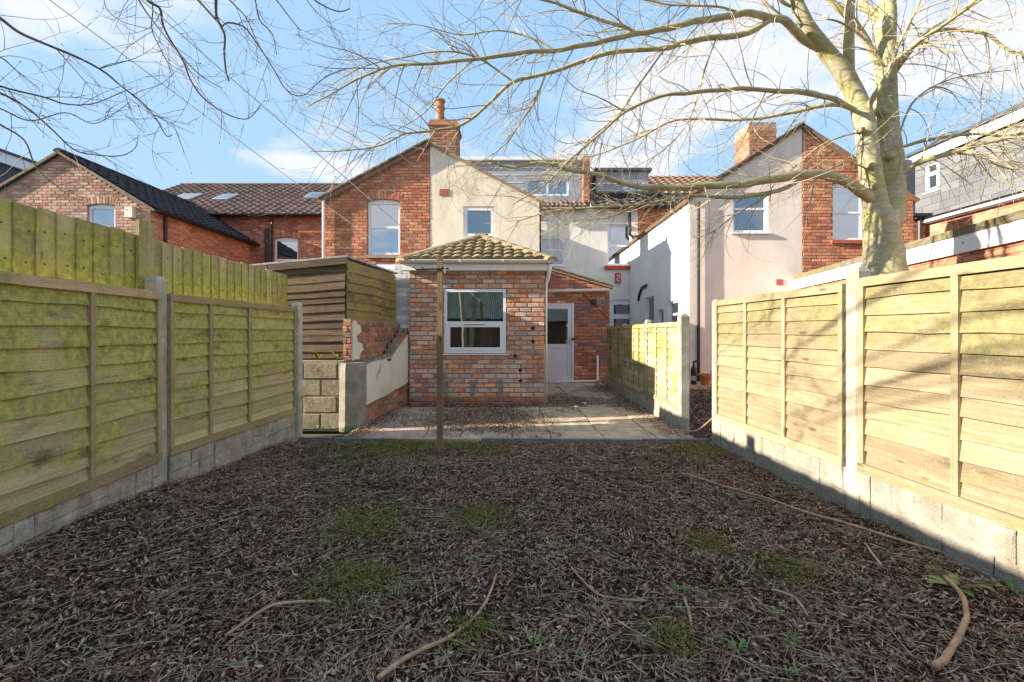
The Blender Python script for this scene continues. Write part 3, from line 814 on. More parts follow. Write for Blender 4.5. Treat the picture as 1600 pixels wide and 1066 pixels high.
wall(ext, 'side_wall', fside, [(0.22, -.05), (3.0, -.05), (3.0, EZ), (0.22, EZ)], [], .2, M['mortar_ext'])
emit(ext, 'brick', brick_mats(fside, 0.0, 3.0, -.03, EZ - .005, bl=.191, bh=.064, mj=.015, d=.014, uneven=.003), BRICKS, M['brick_ext'], 0, stuffname='side_bricks')
wall(ext, 'side_wall', Frame((EX0 + .012, D0, 0), (0, 1, 0), (-1, 0, 0)), [(.225, -.05), (3.6, -.05), (3.6, EZ), (.225, EZ)], [], .2, M['mortar_ext'])
win = window(ext, fe, wu0, wu1, wz0, wz1, (.475,), -.004, .045, glass=M['glass_ext'], sash=(0,), sill=(M['upvc'], .035, .03), sash_w=.05)
# trickle slot, handle, vent slot
zt_ = wz0 + (wz1 - wz0) * .475
MB().bar(fe.p(-.80, zt_ - .03, .022), fe.p(-.45, zt_ - .03, .022), .012, .008).build('vent_slot', M['black'], win)
# dark room and blinds behind the glass
rm = MB(); rm.box((-.6, 8.95, 1.1), (2.0, .02, 2.2)); rm.box((-.6, 8.4, .05), (2.0, 1.1, .02)); rm.box((-.6, 8.4, 2.2), (2.0, 1.1, .02))
rm.build('room', M['room'], ext)
for i in range(15):
    x = wu0 + .07 + (wu1 - wu0 - .14) * (i + .5) / 15
    a = .9 if i % 3 else .6
    MB().box((x, 7.84, 1.37), (.075, .003, 1.08), Matrix.Rotation(a, 3, 'Z')).build('blind_strip', M['blind'], ext)
# small holes, brackets
for px, py in ((833, 513), (833, 534.5), (805, 557), (813, 579), (813.6, 595)):
    q = P(px, py, D0); MB().tube([q + Vector((0, -.002, 0)), q + Vector((0, -.021, 0))], [.034, .03], 8).build('pipe_hole', M['black'], ext)
for px in (697.5, 740, 783):
    q = P(px, 605, D0) + Vector((0, -.012, 0)); b = MB(); w = .032
    for s in (-1, 1): b.box(q + Vector((s * w, -.018, 0)), (.012, .03, .25), Matrix.Rotation(s * .05, 3, 'Y'))
    b.box(q + Vector((0, -.012, .11)), (.055, .012, .02)); b.box(q + Vector((0, -.012, -.02)), (.02, .012, .2))
    b.tube([q + Vector((-.03, -.02, -.12)), q + Vector((0, -.035, -.15)), q + Vector((.03, -.02, -.12))], .006, 6)
    b.build('wall_bracket', M['silver'], ext)
# fascia, soffit, gutter
zf0, zf1 = 2.225, 2.36
fb = MB(); fb.box(((EX0 - .1 + EX1 + .11) / 2, 7.475, (zf0 + zf1) / 2), (EX1 - EX0 + .21, .022, zf1 - zf0)); fb.build('fascia', M['upvc'], ext)
fb = MB(); fb.box(((EX0 - .1 + EX1 + .11) / 2, 7.55, zf0 + .004), (EX1 - EX0 + .2, .128, .01)); fb.build('soffit', M['upvc_cream'], ext)
fb = MB(); fb.box((EX1 + .105, 8.9, (zf0 + zf1) / 2), (.02, 2.82, zf1 - zf0)); fb.build('fascia', M['upvc'], ext)
def gutter(root, a, b, r, mat, joints=()):
    a, b = Vector(a), Vector(b); d = (b - a).normalized(); s = d.cross(Z); g = MB(); n = 10
    for rr, fl in ((r, 0), (r - .006, 1)):
        vs = []
        for p in (a, b):
            for k in range(n + 1):
                an = math.pi * k / n; vs.append(p + s * math.cos(an) * rr - Z * math.sin(an) * rr)
        g.add(vs, [(k, k + 1, n + 2 + k, n + 1 + k) for k in range(n)])
    g.add([a + s * r, a + s * (r - .006), b + s * r, b + s * (r - .006)], [(0, 1, 3, 2)]); g.add([a - s * r, a - s * (r - .006), b - s * r, b - s * (r - .006)], [(0, 1, 3, 2)])
    for p in (a, b): g.add([p + s * math.cos(math.pi * k / n) * r - Z * math.sin(math.pi * k / n) * r for k in range(n + 1)], [tuple(range(n + 1))])
    for t in joints:
        p = a + (b - a) * t
        for k in range(n): g.bar(p + s * math.cos(math.pi * k / n) * (r + .003) - Z * math.sin(math.pi * k / n) * (r + .003), p + s * math.cos(math.pi * (k + 1) / n) * (r + .003) - Z * math.sin(math.pi * (k + 1) / n) * (r + .003), .035, .006, d)
    return g.build('gutter', mat, root)
gutter(ext, (-1.83, 7.41, 2.39), (.66, 7.41, 2.39), .058, M['upvc_cream'], (.1, .4, .68, .98))
dp = MB(); dp.tube([(.62, 7.45, 2.33), (.62, 7.47, 2.25), (.60, 7.55, 2.12), (.575, 7.62, 2.02), (.575, 7.63, 1.9), (.575, 7.63, .02)], [.035, .035, .03, .026, .018, .016], 10)
dp.build('downpipe', M['upvc'], ext, smooth=True)
# roof: hip
ey0, exl, exr, ez = 7.40, -1.82, .66, 2.38
apex = Vector((-.58, 8.65, 3.0)); back = Vector((-.58, 11.25, 3.0))
A, B_ = Vector((exl, ey0, ez)), Vector((exr, ey0, ez)); A2, B2 = Vector((exl, 11.25, ez)), Vector((exr, 10.58, ez))
B3 = Vector((exr, 11.25, ez))
rs_ = MB()
dn = Vector((0, 0, -.05))
rs_.add([A, B_, apex, back, A2, B3] + [q + dn for q in (A, B_, apex, back, A2, B3)], [(0, 1, 2), (0, 2, 3, 4), (1, 5, 3, 2), (6, 8, 7), (6, 10, 9, 8), (7, 8, 9, 11), (0, 6, 7, 1), (0, 4, 10, 6), (1, 7, 11, 5)])
rs_.build('roof_deck', M['tile_dark'], ext)
tu = [tile_unit(.168, .30, .03, .026, 8, 'arch')]
vv = (apex - (A + B_) / 2); Ls = vv.length
nrm = Vector((1, 0, 0)).cross(vv.normalized())
emit(ext, 'roof_tile', tile_mats(A + nrm * .004 + Vector((0, -.02, -.005)), Vector((1, 0, 0)), vv, exr - exl, Ls, .168, .205, lambda a, b: a > (apex.x - exl) * b / Ls + .02 and a < (exr - exl) - (exr - apex.x) * b / Ls - .02, jit=.008), tu, M['tile_ext'], 120)
for (o_, u_, w_) in ((B_, Vector((0, 1, 0)), 3.85), (A2, Vector((0, -1, 0)), 3.85)):
    v_ = (apex - Vector((o_.x, apex.y, ez))); l_ = v_.length
    cl = (lambda a, b, l_=l_: a > 1.25 * b / l_) if o_ is B_ else (lambda a, b, l_=l_: a < 3.85 - 1.25 * b / l_)
    emit(ext, 'roof_tile', tile_mats(o_ + Z * .006, u_, v_, w_, l_, .168, .205, cl), tu, M['tile_ext'], 0, stuffname='side_roof_tiles')
def hips(root, a, b, n, r, mat, name='hip_tile'):
    a, b = Vector(a), Vector(b); d = (b - a) / n; dr = d.normalized(); s = dr.cross(Z).normalized(); up = s.cross(dr)
    for i in range(n):
        p, q = a + d * (i - .04), a + d * (i + 1.06); g = MB(); m = 8
        for (w, rr) in ((p, r * 1.07), (q, r * .95)):
            g.v += [tuple(w + s * math.cos(math.pi * k / m) * rr + up * (math.sin(math.pi * k / m) * rr * .62 - .035)) for k in range(m + 1)]
        g.f += [(k, k + 1, m + 2 + k, m + 1 + k) for k in range(m)] + [tuple(range(m + 1)), tuple(range(2 * m + 1, m, -1))]
        g.build(name, mat, root, smooth=False)
hips(ext, A + Vector((-.0, -.0, .02)), apex + Z * .045, 6, .125, M['hip'])
hips(ext, B_ + Vector((0, 0, .02)), apex + Z * .045, 6, .125, M['hip'])
hips(ext, apex + Z * .05, back + Z * .05, 6, .125, M['hip'], 'ridge_tile')

# ---------------------------------------------------------------- brick porch with the white door
DP = 10.6; kp = DP / F; fp = FX(DP)
por = thing('brick_porch', (1.4, 10.9, 0), 'set-back brick porch with half-glazed white door and sloping tiled verge', 'porch')
PX0, PX1 = .5, 2.27; du0, du1, dz0, dz1 = .58, (897 - 800) * kp, .045, H + 47 * kp
zl, zr = 2.70, 2.31
top = lambda u: zl + (zr - zl) * (u - .92) / (2.25 - .92)
wall(por, 'wall', fp, [(PX0, -.05), (PX1, -.05), (PX1, top(PX1) - .03), (PX0, top(PX0) - .03)], [[(du0, dz0), (du1, dz0), (du1, dz1), (du0, dz1)]], .22, M['mortar_red'])
emit(por, 'brick', brick_mats(fp, PX0, PX1, -.02, 2.85, [(du0, du1, -.1, dz1)], lambda u, z: z < top(u) - .05, bl=.2, bh=.066), BRICKS, M['brick_porch'], 300)
wall(por, 'side_wall', Frame((PX1 - .002, DP + .004, 0), (0, 1, 0), (1, 0, 0)), [(.218, -.05), (4, -.05), (4, 2.25), (.218, 2.25)], [], .2, M['mortar_red'])
emit(por, 'brick', brick_mats(Frame((PX1 - .002, DP + .004, 0), (0, 1, 0), (1, 0, 0)), 0, 4, -.02, 2.2, bl=.2, bh=.066), BRICKS, M['brick_porch'], 0, stuffname='side_bricks')
# roof of the porch
ra, rb = fp.p(.3, top(.3) + .0, .06), fp.p(2.36, top(2.36), .06)
roof_slab(por, 'roof', [ra, rb, rb + Vector((0, 4.5, 0)), ra + Vector((0, 4.5, 0))], .06, M['verge'])
for i in range(8):
    t = i / 8; q = ra + (rb - ra) * (t + .0625)
    MB().box(q + Vector((0, .06, .012)), ((rb - ra).length / 8 + .02, .2, .028), Matrix.Rotation(.28 + .05, 3, 'Y')).build('verge_tile', M['tile_ext'], por)
g = MB(); g.tube([fp.p(.55, 2.155, .055), fp.p(2.26, 2.20, .055)], .035, 10); g.build('boxed_pipe', M['upvc_cream'], por, smooth=True)
# door
dr = MB()
def slabbox(mb, fr, a, b, c, d, o0, o1):
    vs = [fr.p(x, z, o) for o in (o1, o0) for x, z in ((a, c), (b, c), (b, d), (a, d))]
    mb.add(vs, [(0, 1, 2, 3), (7, 6, 5, 4), (0, 4, 5, 1), (1, 5, 6, 2), (2, 6, 7, 3), (3, 7, 4, 0)])
e = .002; fw = .055
for q in ((du0 + e, du0 + fw, dz0 + e, dz1 - e), (du1 - fw, du1 - e, dz0 + e, dz1 - e), (du0 + fw, du1 - fw, dz1 - fw, dz1 - e), (du0 + fw, du1 - fw, dz0 + e, dz0 + .04)): slabbox(dr, fp, *q, -.07, .004)
door = dr.build('door_frame', M['pvc_door'], por)
leaf = MB(); a, b, c, d = du0 + fw + .003, du1 - fw - .003, dz0 + .043, dz1 - fw - .003; mid = .885
for q in ((a, a + .085, c, d), (b - .085, b, c, d), (a + .085, b - .085, d - .085, d), (a + .085, b - .085, c, c + .1), (a + .085, b - .085, mid - .05, mid + .05)): slabbox(leaf, fp, *q, -.06, -.012)
slabbox(leaf, fp, a + .085, b - .085, c + .1, mid - .05, -.05, -.028)
slabbox(leaf, fp, a + .115, b - .115, c + .13, mid - .08, -.05, -.02)
lo = leaf.build('door', M['pvc_door'], por)
gp = MB(); slabbox(gp, fp, a + .08, b - .08, mid + .045, d - .08, -.045, -.035); gp.build('pane', M['glass_ext'], lo)
h = MB(); q = fp.p(b - .04, .99, 0); h.box(q + Vector((0, .005, 0)), (.03, .016, .2)); h.tube([q + Vector((0, -.005, .03)), q + Vector((0, -.05, .03)), q + Vector((-.11, -.055, .03))], .009, 8); h.build('handle', M['silver'], lo)
MB().lathe(fp.p(0, 0, 0), [(.001, 0), (.028, .0), (.022, .02), (.001, .022)], 12)
k = MB(); q = fp.p(du1 - .028, 1.05, 0); k.tube([q, q + Vector((0, -.03, 0))], [.035, .03], 12); k.build('knob', M['black'], door)
MB().box(fp.p(1.0, 1.0, -.9), (.98, .02, 2.0)).build('room', M['room'], por)
# waste pipe, cable, round vent
wp = MB(); pp = [fp.p(.55, .045, .05), fp.p((930 - 800) * kp, .085, .05), fp.p((933 - 800) * kp, .12, .05), fp.p((933 - 800) * kp, .65, .05)]
wp.tube(pp[:2], .022, 10); wp.tube(pp[1:], .022, 10); wp.tube([pp[2] - Z * .03, pp[2] + Z * .04], .03, 10); wp.tube([pp[3], pp[3] + Vector((0, .05, .0))], .022, 10)
wp.build('waste_pipe', M['upvc'], por, smooth=True)
MB().tube([fp.p((909 - 800) * kp, 2.14, .015), fp.p((930 - 800) * kp, 1.83, .015), fp.p((952 - 800) * kp, 1.49, .015)], .007, 6).build('cable', M['black'], por)
v_ = MB(); q = fp.p((927.5 - 800) * kp, H + 48 * kp, 0)
v_.tube([q, q + Vector((0, -.05, 0)), q + Vector((0, -.055, 0))], [.075, .07, .05], 16); v_.tube([q + Vector((0, -.05, 0)), q + Vector((0, -.07, 0))], [.04, .035], 12); v_.build('round_vent', M['black'], por)

# ---------------------------------------------------------------- white painted brick pier, garden wall, shed
pr = thing('white_pier', (-1.88, 7.8, 0), 'white-painted brick pier between the shed and the brick extension', 'pier')
fq = FX(7.72)
wall(pr, 'core', fq, [(-2.30, -.05), (-1.715, -.05), (-1.715, 2.36), (-2.30, 2.36)], [], .2, M['mortar_white'])
emit(pr, 'brick', brick_mats(fq, -2.30, -1.717, .5, 2.35, bl=.21, bh=.07, mj=.007, d=.005), BRICKS, M['brick_white'], 300)

gw = thing('garden_wall', (-2.0, 6.7, 0), 'broken garden wall with peeling white render, exposed brick and rough blocks', 'wall')
# front leaf, runs from the pier at (-1.93, 6.0) back to the extension
ga, gb = Vector((-1.93, 5.98, 0)), Vector((-1.755, 7.66, 0)); gu = (gb - ga).normalized(); gn = Vector((gu.y, -gu.x, 0)); GL = (gb - ga).length
fg = Frame(ga, gu, gn)
tops = [(0, .80), (.25, .825), (.55, .86), (.80, .88), (.98, .90), (.98, .965), (1.1, .97), (1.1, 1.05), (1.27, 1.05), (1.27, 1.13), (1.42, 1.14), (1.42, 1.21), (1.55, 1.22), (1.55, 1.29), (GL, 1.30)]
wall(gw, 'core', fg, [(0, -.05), (GL, -.05)] + [(a, b - .02) for a, b in reversed(tops)], [], .11, M['mortar_ext'])
def ztop(u, pts=tops):
    z = pts[0][1]
    for (a, b), (c, d) in zip(pts, pts[1:]):
        if a <= u <= c and c > a: z = b + (d - b) * (u - a) / (c - a)
    return z
emit(gw, 'brick', brick_mats(fg, 0, GL, -.03, 1.3, (), lambda u, z: z < ztop(u) - .01 and (z < .48 or z > ztop(u) - .13 or (.28 < u < .5 and .45 < z < .75)), bl=.205, bh=.066, d=.009, uneven=.004), BRICKS, M['brick_old'], 250)
# render skin, ragged outline with a hole
def rag(pts, amp, seed, n=4):
    rs = random.Random(seed); out = []
    for (a, b), (c, d) in zip(pts, pts[1:] + pts[:1]):
        for k in range(n): t = k / n; out.append((a + (c - a) * t + (rs.uniform(-amp, amp) if k else 0), b + (d - b) * t + (rs.uniform(-amp, amp) if k else 0)))
    return out
rend = rag([(.005, .25), (GL * .5, .30), (GL - .01, .375), (GL - .01, 1.16), (1.45, 1.08), (1.33, 1.0), (1.12, .91), (.95, .84), (.6, .81), (.005, .775)], .012, 3)
hl = rag([(.30, .50), (.36, .56), (.46, .66), (.50, .74), (.47, .77), (.42, .69), (.36, .64), (.33, .58)], .012, 8, 2)
wall(gw, 'render_skin', Frame(ga + gn * .022, gu, gn), rend, [hl], .024, M['render_g'])
MB().box(fg.p(.78, .80, .03), (.012, .13, .03), Matrix.Rotation(math.atan2(gu.y, gu.x) - math.pi / 2, 3, 'Z')).build('vent_brick', M['black'], gw)
# back leaf with exposed brick under the shed
ha, hb = Vector((-2.10, 5.93, 0)), Vector((-1.90, 7.69, 0)); hu = (hb - ha).normalized(); hn = Vector((hu.y, -hu.x, 0)); HL = (hb - ha).length
fh = Frame(ha, hu, hn)
wall(gw, 'back_core', fh, [(0, -.05), (HL, -.05), (HL, 1.36), (0, 1.38)], [], .1, M['mortar_ext'])
emit(gw, 'brick', brick_mats(FX(5.928), -2.20, -2.095, .83, 1.38, bl=.1, bh=.066, d=.01, uneven=.005), BRICKS, M['brick_old'], 20)
emit(gw, 'brick', brick_mats(fh, .12, HL, .76, 1.385, bl=.2, bh=.066, d=.012, uneven=.006, inside=lambda u, z: True), BRICKS, M['brick_old'], 250)
wall(gw, 'render_patch', Frame(ha + hn * .024, hu, hn), rag([(-.0, .84), (.2, .84), (.24, .92), (.33, .96), (.3, 1.04), (.14, 1.08), (.12, 1.16), (.26, 1.22), (.22, 1.3), (.08, 1.36), (0, 1.3)], .015, 5, 2), [], .024, M['render_g'])
# smooth pier and block face towards the garden
pb = MB()
ring = []
for zz, r in ((-.05, 1.0), (.2, 1.0), (.75, .98), (.815, .9)):
    for x, y in ((-2.18, 5.74), (-2.09, 5.70), (-1.97, 5.76), (-1.925, 5.86), (-1.925, 6.06), (-2.2, 6.06)):
        cx, cy = -2.05, 5.9; ring.append((cx + (x - cx) * r + .008 * noise.noise(Vector((x * 5, y * 5, zz * 4))), cy + (y - cy) * r, zz))
pb.add(ring, [(a * 6 + k, a * 6 + (k + 1) % 6, a * 6 + 6 + (k + 1) % 6, a * 6 + 6 + k) for a in range(3) for k in range(6)] + [tuple(range(18, 24))])
pb.build('pier', M['pier'], gw)
fbk = FX(5.78)
wall(gw, 'block_core', fbk, [(-3.3, -.05), (-2.14, -.05), (-2.14, .84), (-3.3, .84)], [], .2, M['pier'])
emit(gw, 'block', brick_mats(fbk, -3.3, -2.135, -.03, .855, bl=.43, bh=.205, mj=.008, d=.014, uneven=.006), [brick_unit(.03, .06, .012) for _ in range(4)], M['block'], 60)
# tuft of plant on the block wall is added with the plants

shed = thing('shed', (-2.9, 7.0, .8), 'old dark-boarded lean-to shed with mossy side standing on the block wall', 'shed')
SA, SB, SL = Vector((-2.19, 5.99, 0)), Vector((-1.965, 7.62, 0)), Vector((-4.1, 5.99, 0))
def boards(root, a, b, z0a, z1a, z0b, z1b, n, mat, name, amp, seed, ext_=0.0):
    rs = random.Random(seed); u = (b - a).normalized(); L = (b - a).length + ext_; nn = Vector((u.y, -u.x, 0))
    for k in range(n):
        za0, za1 = z0a + (z1a - z0a) * k / n, z0a + (z1a - z0a) * (k + 1) / n
        zb0, zb1 = z0b + (z1b - z0b) * k / n, z0b + (z1b - z0b) * (k + 1) / n
        m = 8; v = []; dz = rs.uniform(-.02, .02); out = rs.uniform(-.008, .008)
        for i in range(m + 1):
            t = i / m; x = t * L
            lo_ = (za0 + (zb0 - za0) * t) + dz + amp * noise.noise(Vector((x * 2.5, k * 2.1, seed))); hi = za1 + (zb1 - za1) * t + .03
            base = za0
            v += [(x, .014, lo_ - base), (x, .033 + out, lo_ - base), (x, .012, hi - base), (x, 0, hi - base)]
        f = [(i * 4 + q, (i + 1) * 4 + q, (i + 1) * 4 + (q + 1) % 4, i * 4 + (q + 1) % 4) for i in range(m) for q in range(4)] + [(0, 1, 2, 3), tuple(m * 4 + q for q in (3, 2, 1, 0))]
        me = bpy.data.meshes.new(name); me.from_pydata(v, [], f); me.update(); me.materials.append(mat)
        o = bpy.data.objects.new(name, me); C.objects.link(o); setpar(o, root)
        o.matrix_basis = Matrix(((u.x, nn.x, 0, a.x), (u.y, nn.y, 0, a.y), (0, 0, 1, za0), (0, 0, 0, 1)))
boards(shed, SL, SA, .87, 1.93, .87, 2.10, 12, M['shed'], 'board', .010, 71)
mid_ = SA + (SB - SA) * .62
boards(shed, SA, mid_, 1.36, 2.13, 1.36, 2.13, 6, M['shed_side'], 'board', .014, 72)
boards(shed, mid_, SB, 1.33, 2.15, 1.33, 2.13, 6, M['shed_side'], 'board', .014, 73, .0)
core = MB(); ins = .012
core.prism([(-4.1, 6.0 + ins, .84), (-2.2, 6.0 + ins, .84), (-1.99, 7.66, .84), (-4.1, 7.66, .84)], (0, 0, 1.08)); core.build('lining', M['shed'], shed)
rf = MB()
rt = [Vector((-4.15, 5.93, 2.00)), Vector((-2.15, 5.93, 2.19)), Vector((-1.93, 7.68, 2.19)), Vector((-4.15, 7.68, 2.00))]
rf.prism([q for q in rt], (0, 0, .022)); rf.build('roof', M['felt'], shed)
for a, b in ((.0, .48), (.485, 1.0)):
    p, q = rt[0].lerp(rt[1], a) + Vector((0, .012, -.045)), rt[0].lerp(rt[1], b) + Vector((0, .012, -.045))
    MB().bar(p, q, .02, .085).build('fascia_board', M['shed'], shed)
gapb = MB(); gapb.prism([(-2.215, 6.06, 1.8), (-2.0, 7.6, 1.8), (-2.2, 7.6, 1.8), (-3.9, 6.06, 1.8)], (0, 0, .2)); gapb.build('top_lining', M['shed'], shed)

# ---------------------------------------------------------------- terrace houses: helper for brick gables
def gable_z(u, ul, uc, ur, ze, zr): return zr - (zr - ze) * (abs(u - uc) / ((uc - ul) if u < uc else (ur - uc)))

# red-brick house: gable half and its rear wall with tiled roof
DG = 11.3; kg = DG / F; fgb = FX(DG)
GU0, GUC, GU1, GE, GR = -4.70, -2.03, .68, 4.48, 5.90
hr = thing('terraced_house', (-5.2, 14, 0), 'red-brick terraced house with arched sash window and brown tiled roof lights', 'house')
rw = ((574 - 800) * kg, (625 - 800) * kg, H + (520 - 398) * kg, H + (520 - 311) * kg)
wall(hr, 'gable_wall', fgb, [(GU0, -.05), (GUC, -.05), (GUC, GR - .03), (GU0, GE - .03)], [arc_rect(rw[0], rw[1], rw[2], rw[3], .06)], .22, M['mortar_red'])
arcb = arch_bricks(fgb, rw[0] - .02, rw[1] + .02, rw[3], .06, 12)
emit(hr, 'brick', [m for m in arcb] + brick_mats(fgb, GU0, GUC - .012, 2.0, 5.95, [(rw[0], rw[1], rw[2] - .12, rw[3] - .03), (rw[0] - .02, rw[1] + .02, rw[3] - .05, rw[3] + .2)], lambda u, z: z < gable_z(u, GU0, GUC, GU1, GE, GR) - .09), BRICKS, M['brick_red'], 300)
window(hr, fgb, *rw, (.52,), .06, .055, .06, sill=(M['stone_sill'], .06, .09))
for px, py, mt in ((650, 300, 'red_paint'),):
    q = P(px, py, DG); MB().box(q + Vector((0, -.004, 0)), (.2, .02, .13)).build('air_brick', M['sill_red'], hr)
# side wall of the outrigger (faces left) and its roof
fgl = Frame((GU0 + .002, DG + .004, 0), (0, 1, 0), (-1, 0, 0))
wall(hr, 'side_wall', fgl, [(.22, -.05), (4.7, -.05), (4.7, GE - .06), (.22, GE - .06)], [], .2, M['brick_red'])
roof_slab(hr, 'gable_roof', [(GU0 - .12, DG - .08, GE - .02), (GUC - .002, DG - .08, GR + .04), (GUC - .002, 18.2, GR + .04), (GU0 - .12, 18.2, GE - .02)], .09, M['tile_brown'])
vg = MB()
nv = 14
for i in range(nv):
    t = (i + .5) / nv; q = Vector((GU0 - .12, DG - .07, GE + .0)).lerp(Vector((GUC, DG - .07, GR + .06)), t)
    MB().box(q + Z * .015, (3.05 / nv + .03, .16, .026), Matrix.Rotation(-math.atan2(GR - GE, GUC - GU0) + .07, 3, 'Y')).build('verge_tile', M['verge'], hr)
DM = 16.0; km = DM / F; fm = FX(DM)
MX0 = -14.4
mw = ((428 - 800) * km, (466 - 800) * km, H + (520 - 424) * km, H + (520 - 371) * km)
wall(hr, 'rear_wall', fm, [(MX0, -.05), (GU0 - .01, -.05), (GU0 - .01, 5.32), (MX0, 5.32)], [arc_rect(*mw, .06)], .25, M['mortar_red'])
emit(hr, 'brick', arch_bricks(fm, mw[0] - .02, mw[1] + .02, mw[3], .06, 11) + brick_mats(fm, MX0, GU0 - .02, 2.9, 5.3, [(mw[0], mw[1], mw[2] - .1, mw[3] - .03), (mw[0] - .02, mw[1] + .02, mw[3] - .05, mw[3] + .2)]), BRICKS, M['brick_red'], 0, stuffname='rear_bricks')
window(hr, fm, *mw, (.36,), .05, .06, .06, sill=(M['stone_sill'], .06, .09))
eL, eR, rid = Vector((-13.0, 15.78, 5.30)), Vector((-2.2, 15.78, 5.30)), Vector((0, 4.25, 2.42))
eL = Vector((-14.5, 15.78, 5.30))
roof_slab(hr, 'main_roof', [eL, eR, eR + rid, eL + rid], .08, M['tile_dark'])
tb = [tile_unit(.30, .37, .028, .04, 6, 'roman')]
def rclip(a, b):
    x = eL.x + a; y = 15.78 + b * .87
    return True
skl = [((274, 305), (312, 315)), ((338, 306), (368, 315)), ((478, 303), (512, 313))]
def on_roof(px, py):
    # ray / roof plane
    d = Vector(((px - CX) / F, 1, (HY - py) / F)); n = Vector((1, 0, 0)).cross(rid).normalized(); o = Vector((0, 0, H))
    t = (eL - o).dot(n) / d.dot(n); return o + d * t
vis = tile_mats(eL + Z * .0, Vector((1, 0, 0)), rid, eR.x - eL.x, rid.length, .30, .315)
emit(hr, 'roof_tile', vis, tb, M['tile_brown'], 300, key=lambda m: abs(m.translation.x + 8.0))
hips(hr, eL + rid + Z * .02, eR + rid + Z * .02, 24, .12, M['tile_brown'], 'ridge_tile')
gutter(hr, (MX0, 15.70, 5.28), (GU0 - .05, 15.70, 5.28), .06, M['black'])
ru = rid.normalized(); rn = Vector((1, 0, 0)).cross(ru)
for (a, b), (c, d) in skl:
    q = on_roof((a + c) / 2, (b + d) / 2); q2 = on_roof(c, d); q3 = on_roof(a, b)
    w = (c - a) * q.y / F * .8; l = .85
    s = MB(); Rm = Matrix((( 1, 0, 0), (0, ru.y, rn.y), (0, ru.z, rn.z)))
    s.box(q + rn * .05, (w, l, .08), Rm); so = s.build('skylight', M['lead'], hr)
    MB().box(q + rn * .094, (w - .12, l - .14, .006), Rm).build('pane', M['glass'], so)
ae = MB(); q = P(309, 296, 20.0); ae.tube([q - Z * .6, q + Z * .28], .018, 6); ae.tube([q + Z * .22, q + Vector((-.9, .3, .0))], .012, 5)
for i in range(6): c = q + Z * .22 + Vector((-.9, .3, -.22)) * (i / 6); ae.tube([c - Vector((.1, .2, 0)), c + Vector((.1, .2, 0))], .008, 4)
ae.build('aerial', M['black'], hr)
MB().tube([P(505.5, 313, 11.22), P(505.5, 450, 11.22)], .035, 8).build('downpipe', M['upvc_cream'], hr)
MB().tube([P(417, 357, 15.8), P(417, 470, 15.8)], .07, 10).build('soil_pipe', M['black'], hr)
MB().tube([P(425, 340, 15.9), P(425, 470, 15.9)], .03, 8).build('downpipe', M['black'], hr)

# white-rendered house: other gable half, rear dormer, chimney
hw = thing('terraced_house', (-.6, 14, 0), 'cream-rendered terraced house with peeling gable, brick chimney and wide dormer', 'house')
ww = ((724 - 800) * kg, (773 - 800) * kg, H + (520 - 371) * kg, H + (520 - 322.5) * kg)
wall(hw, 'gable_wall', fgb, [(GUC, -.05), (GU1, -.05), (GU1, GE - .03), (GUC, GR - .03)], [[(ww[0], ww[2]), (ww[1], ww[2]), (ww[1], ww[3]), (ww[0], ww[3])]], .22, M['render_w'])
window(hw, fgb, *ww, (), .03, .045, sash=(0,), sill=(M['upvc'], .05, .04), glass=M['glass_dark'], sash_w=.05)
MB().box(P(694, 301, DG) + Vector((0, -.006, 0)), (.225, .02, .165)).build('air_brick', M['sill_red'], hw)
wall(hw, 'side_wall', Frame((GU1 - .002, DG + .004, 0), (0, 1, 0), (1, 0, 0)), [(.22, -.05), (4.7, -.05), (4.7, GE - .05), (.22, GE - .05)], [], .2, M['render_w'])
roof_slab(hw, 'gable_roof', [(GUC + .002, DG - .05, GR + .03), (GU1 + .1, DG - .05, GE - .02), (GU1 + .1, 18.2, GE - .02), (GUC + .002, 18.2, GR + .03)], .07, M['verge'])
# chimney
def chimney(root, x0, x1, y0, y1, z0, z1, mat, mort, pots, steps=3):
    core = MB(); core.box(((x0 + x1) / 2, (y0 + y1) / 2, (z0 + z1) / 2), (x1 - x0, y1 - y0, z1 - z0)); co = core.build('chimney', mort, root)
    ms = []
    for fr_, L_ in ((Frame((x0, y0 - .001, 0), (1, 0, 0), (0, -1, 0)), x1 - x0), (Frame((x0 - .001, y0, 0), (0, 1, 0), (-1, 0, 0)), y1 - y0), (Frame((x1 + .001, y0, 0), (0, 1, 0), (1, 0, 0)), y1 - y0)):
        ms += brick_mats(fr_, 0, L_, z0, z1 - .24)
    emit(co, 'brick', ms, BRICKS, mat, 120, stuffname='chimney_bricks')
    for s in range(steps):
        e = .03 * (s + 1) if s < steps - 1 else .02
        MB().box(((x0 + x1) / 2, (y0 + y1) / 2, z1 - .22 + s * .076), (x1 - x0 + 2 * e, y1 - y0 + 2 * e, .072)).build('corbel', mat, co)
    for px, py, hgt in pots:
        MB().lathe((px, py, z1), [(.17, 0), (.16, .06), (.125, .12), (.12, hgt * .6), (.15, hgt * .64), (.15, hgt * .72), (.125, hgt * .75), (.12, hgt * .9), (.16, hgt * .94), (.15, hgt)], 14).build('chimney_pot', M['chimneypot'], co)
    return co
chimney(hw, -2.33, -1.58, 12.95, 13.75, 5.2, 7.27, M['brick_old'], M['mortar_red'], [(-2.1, 13.3, .72)])
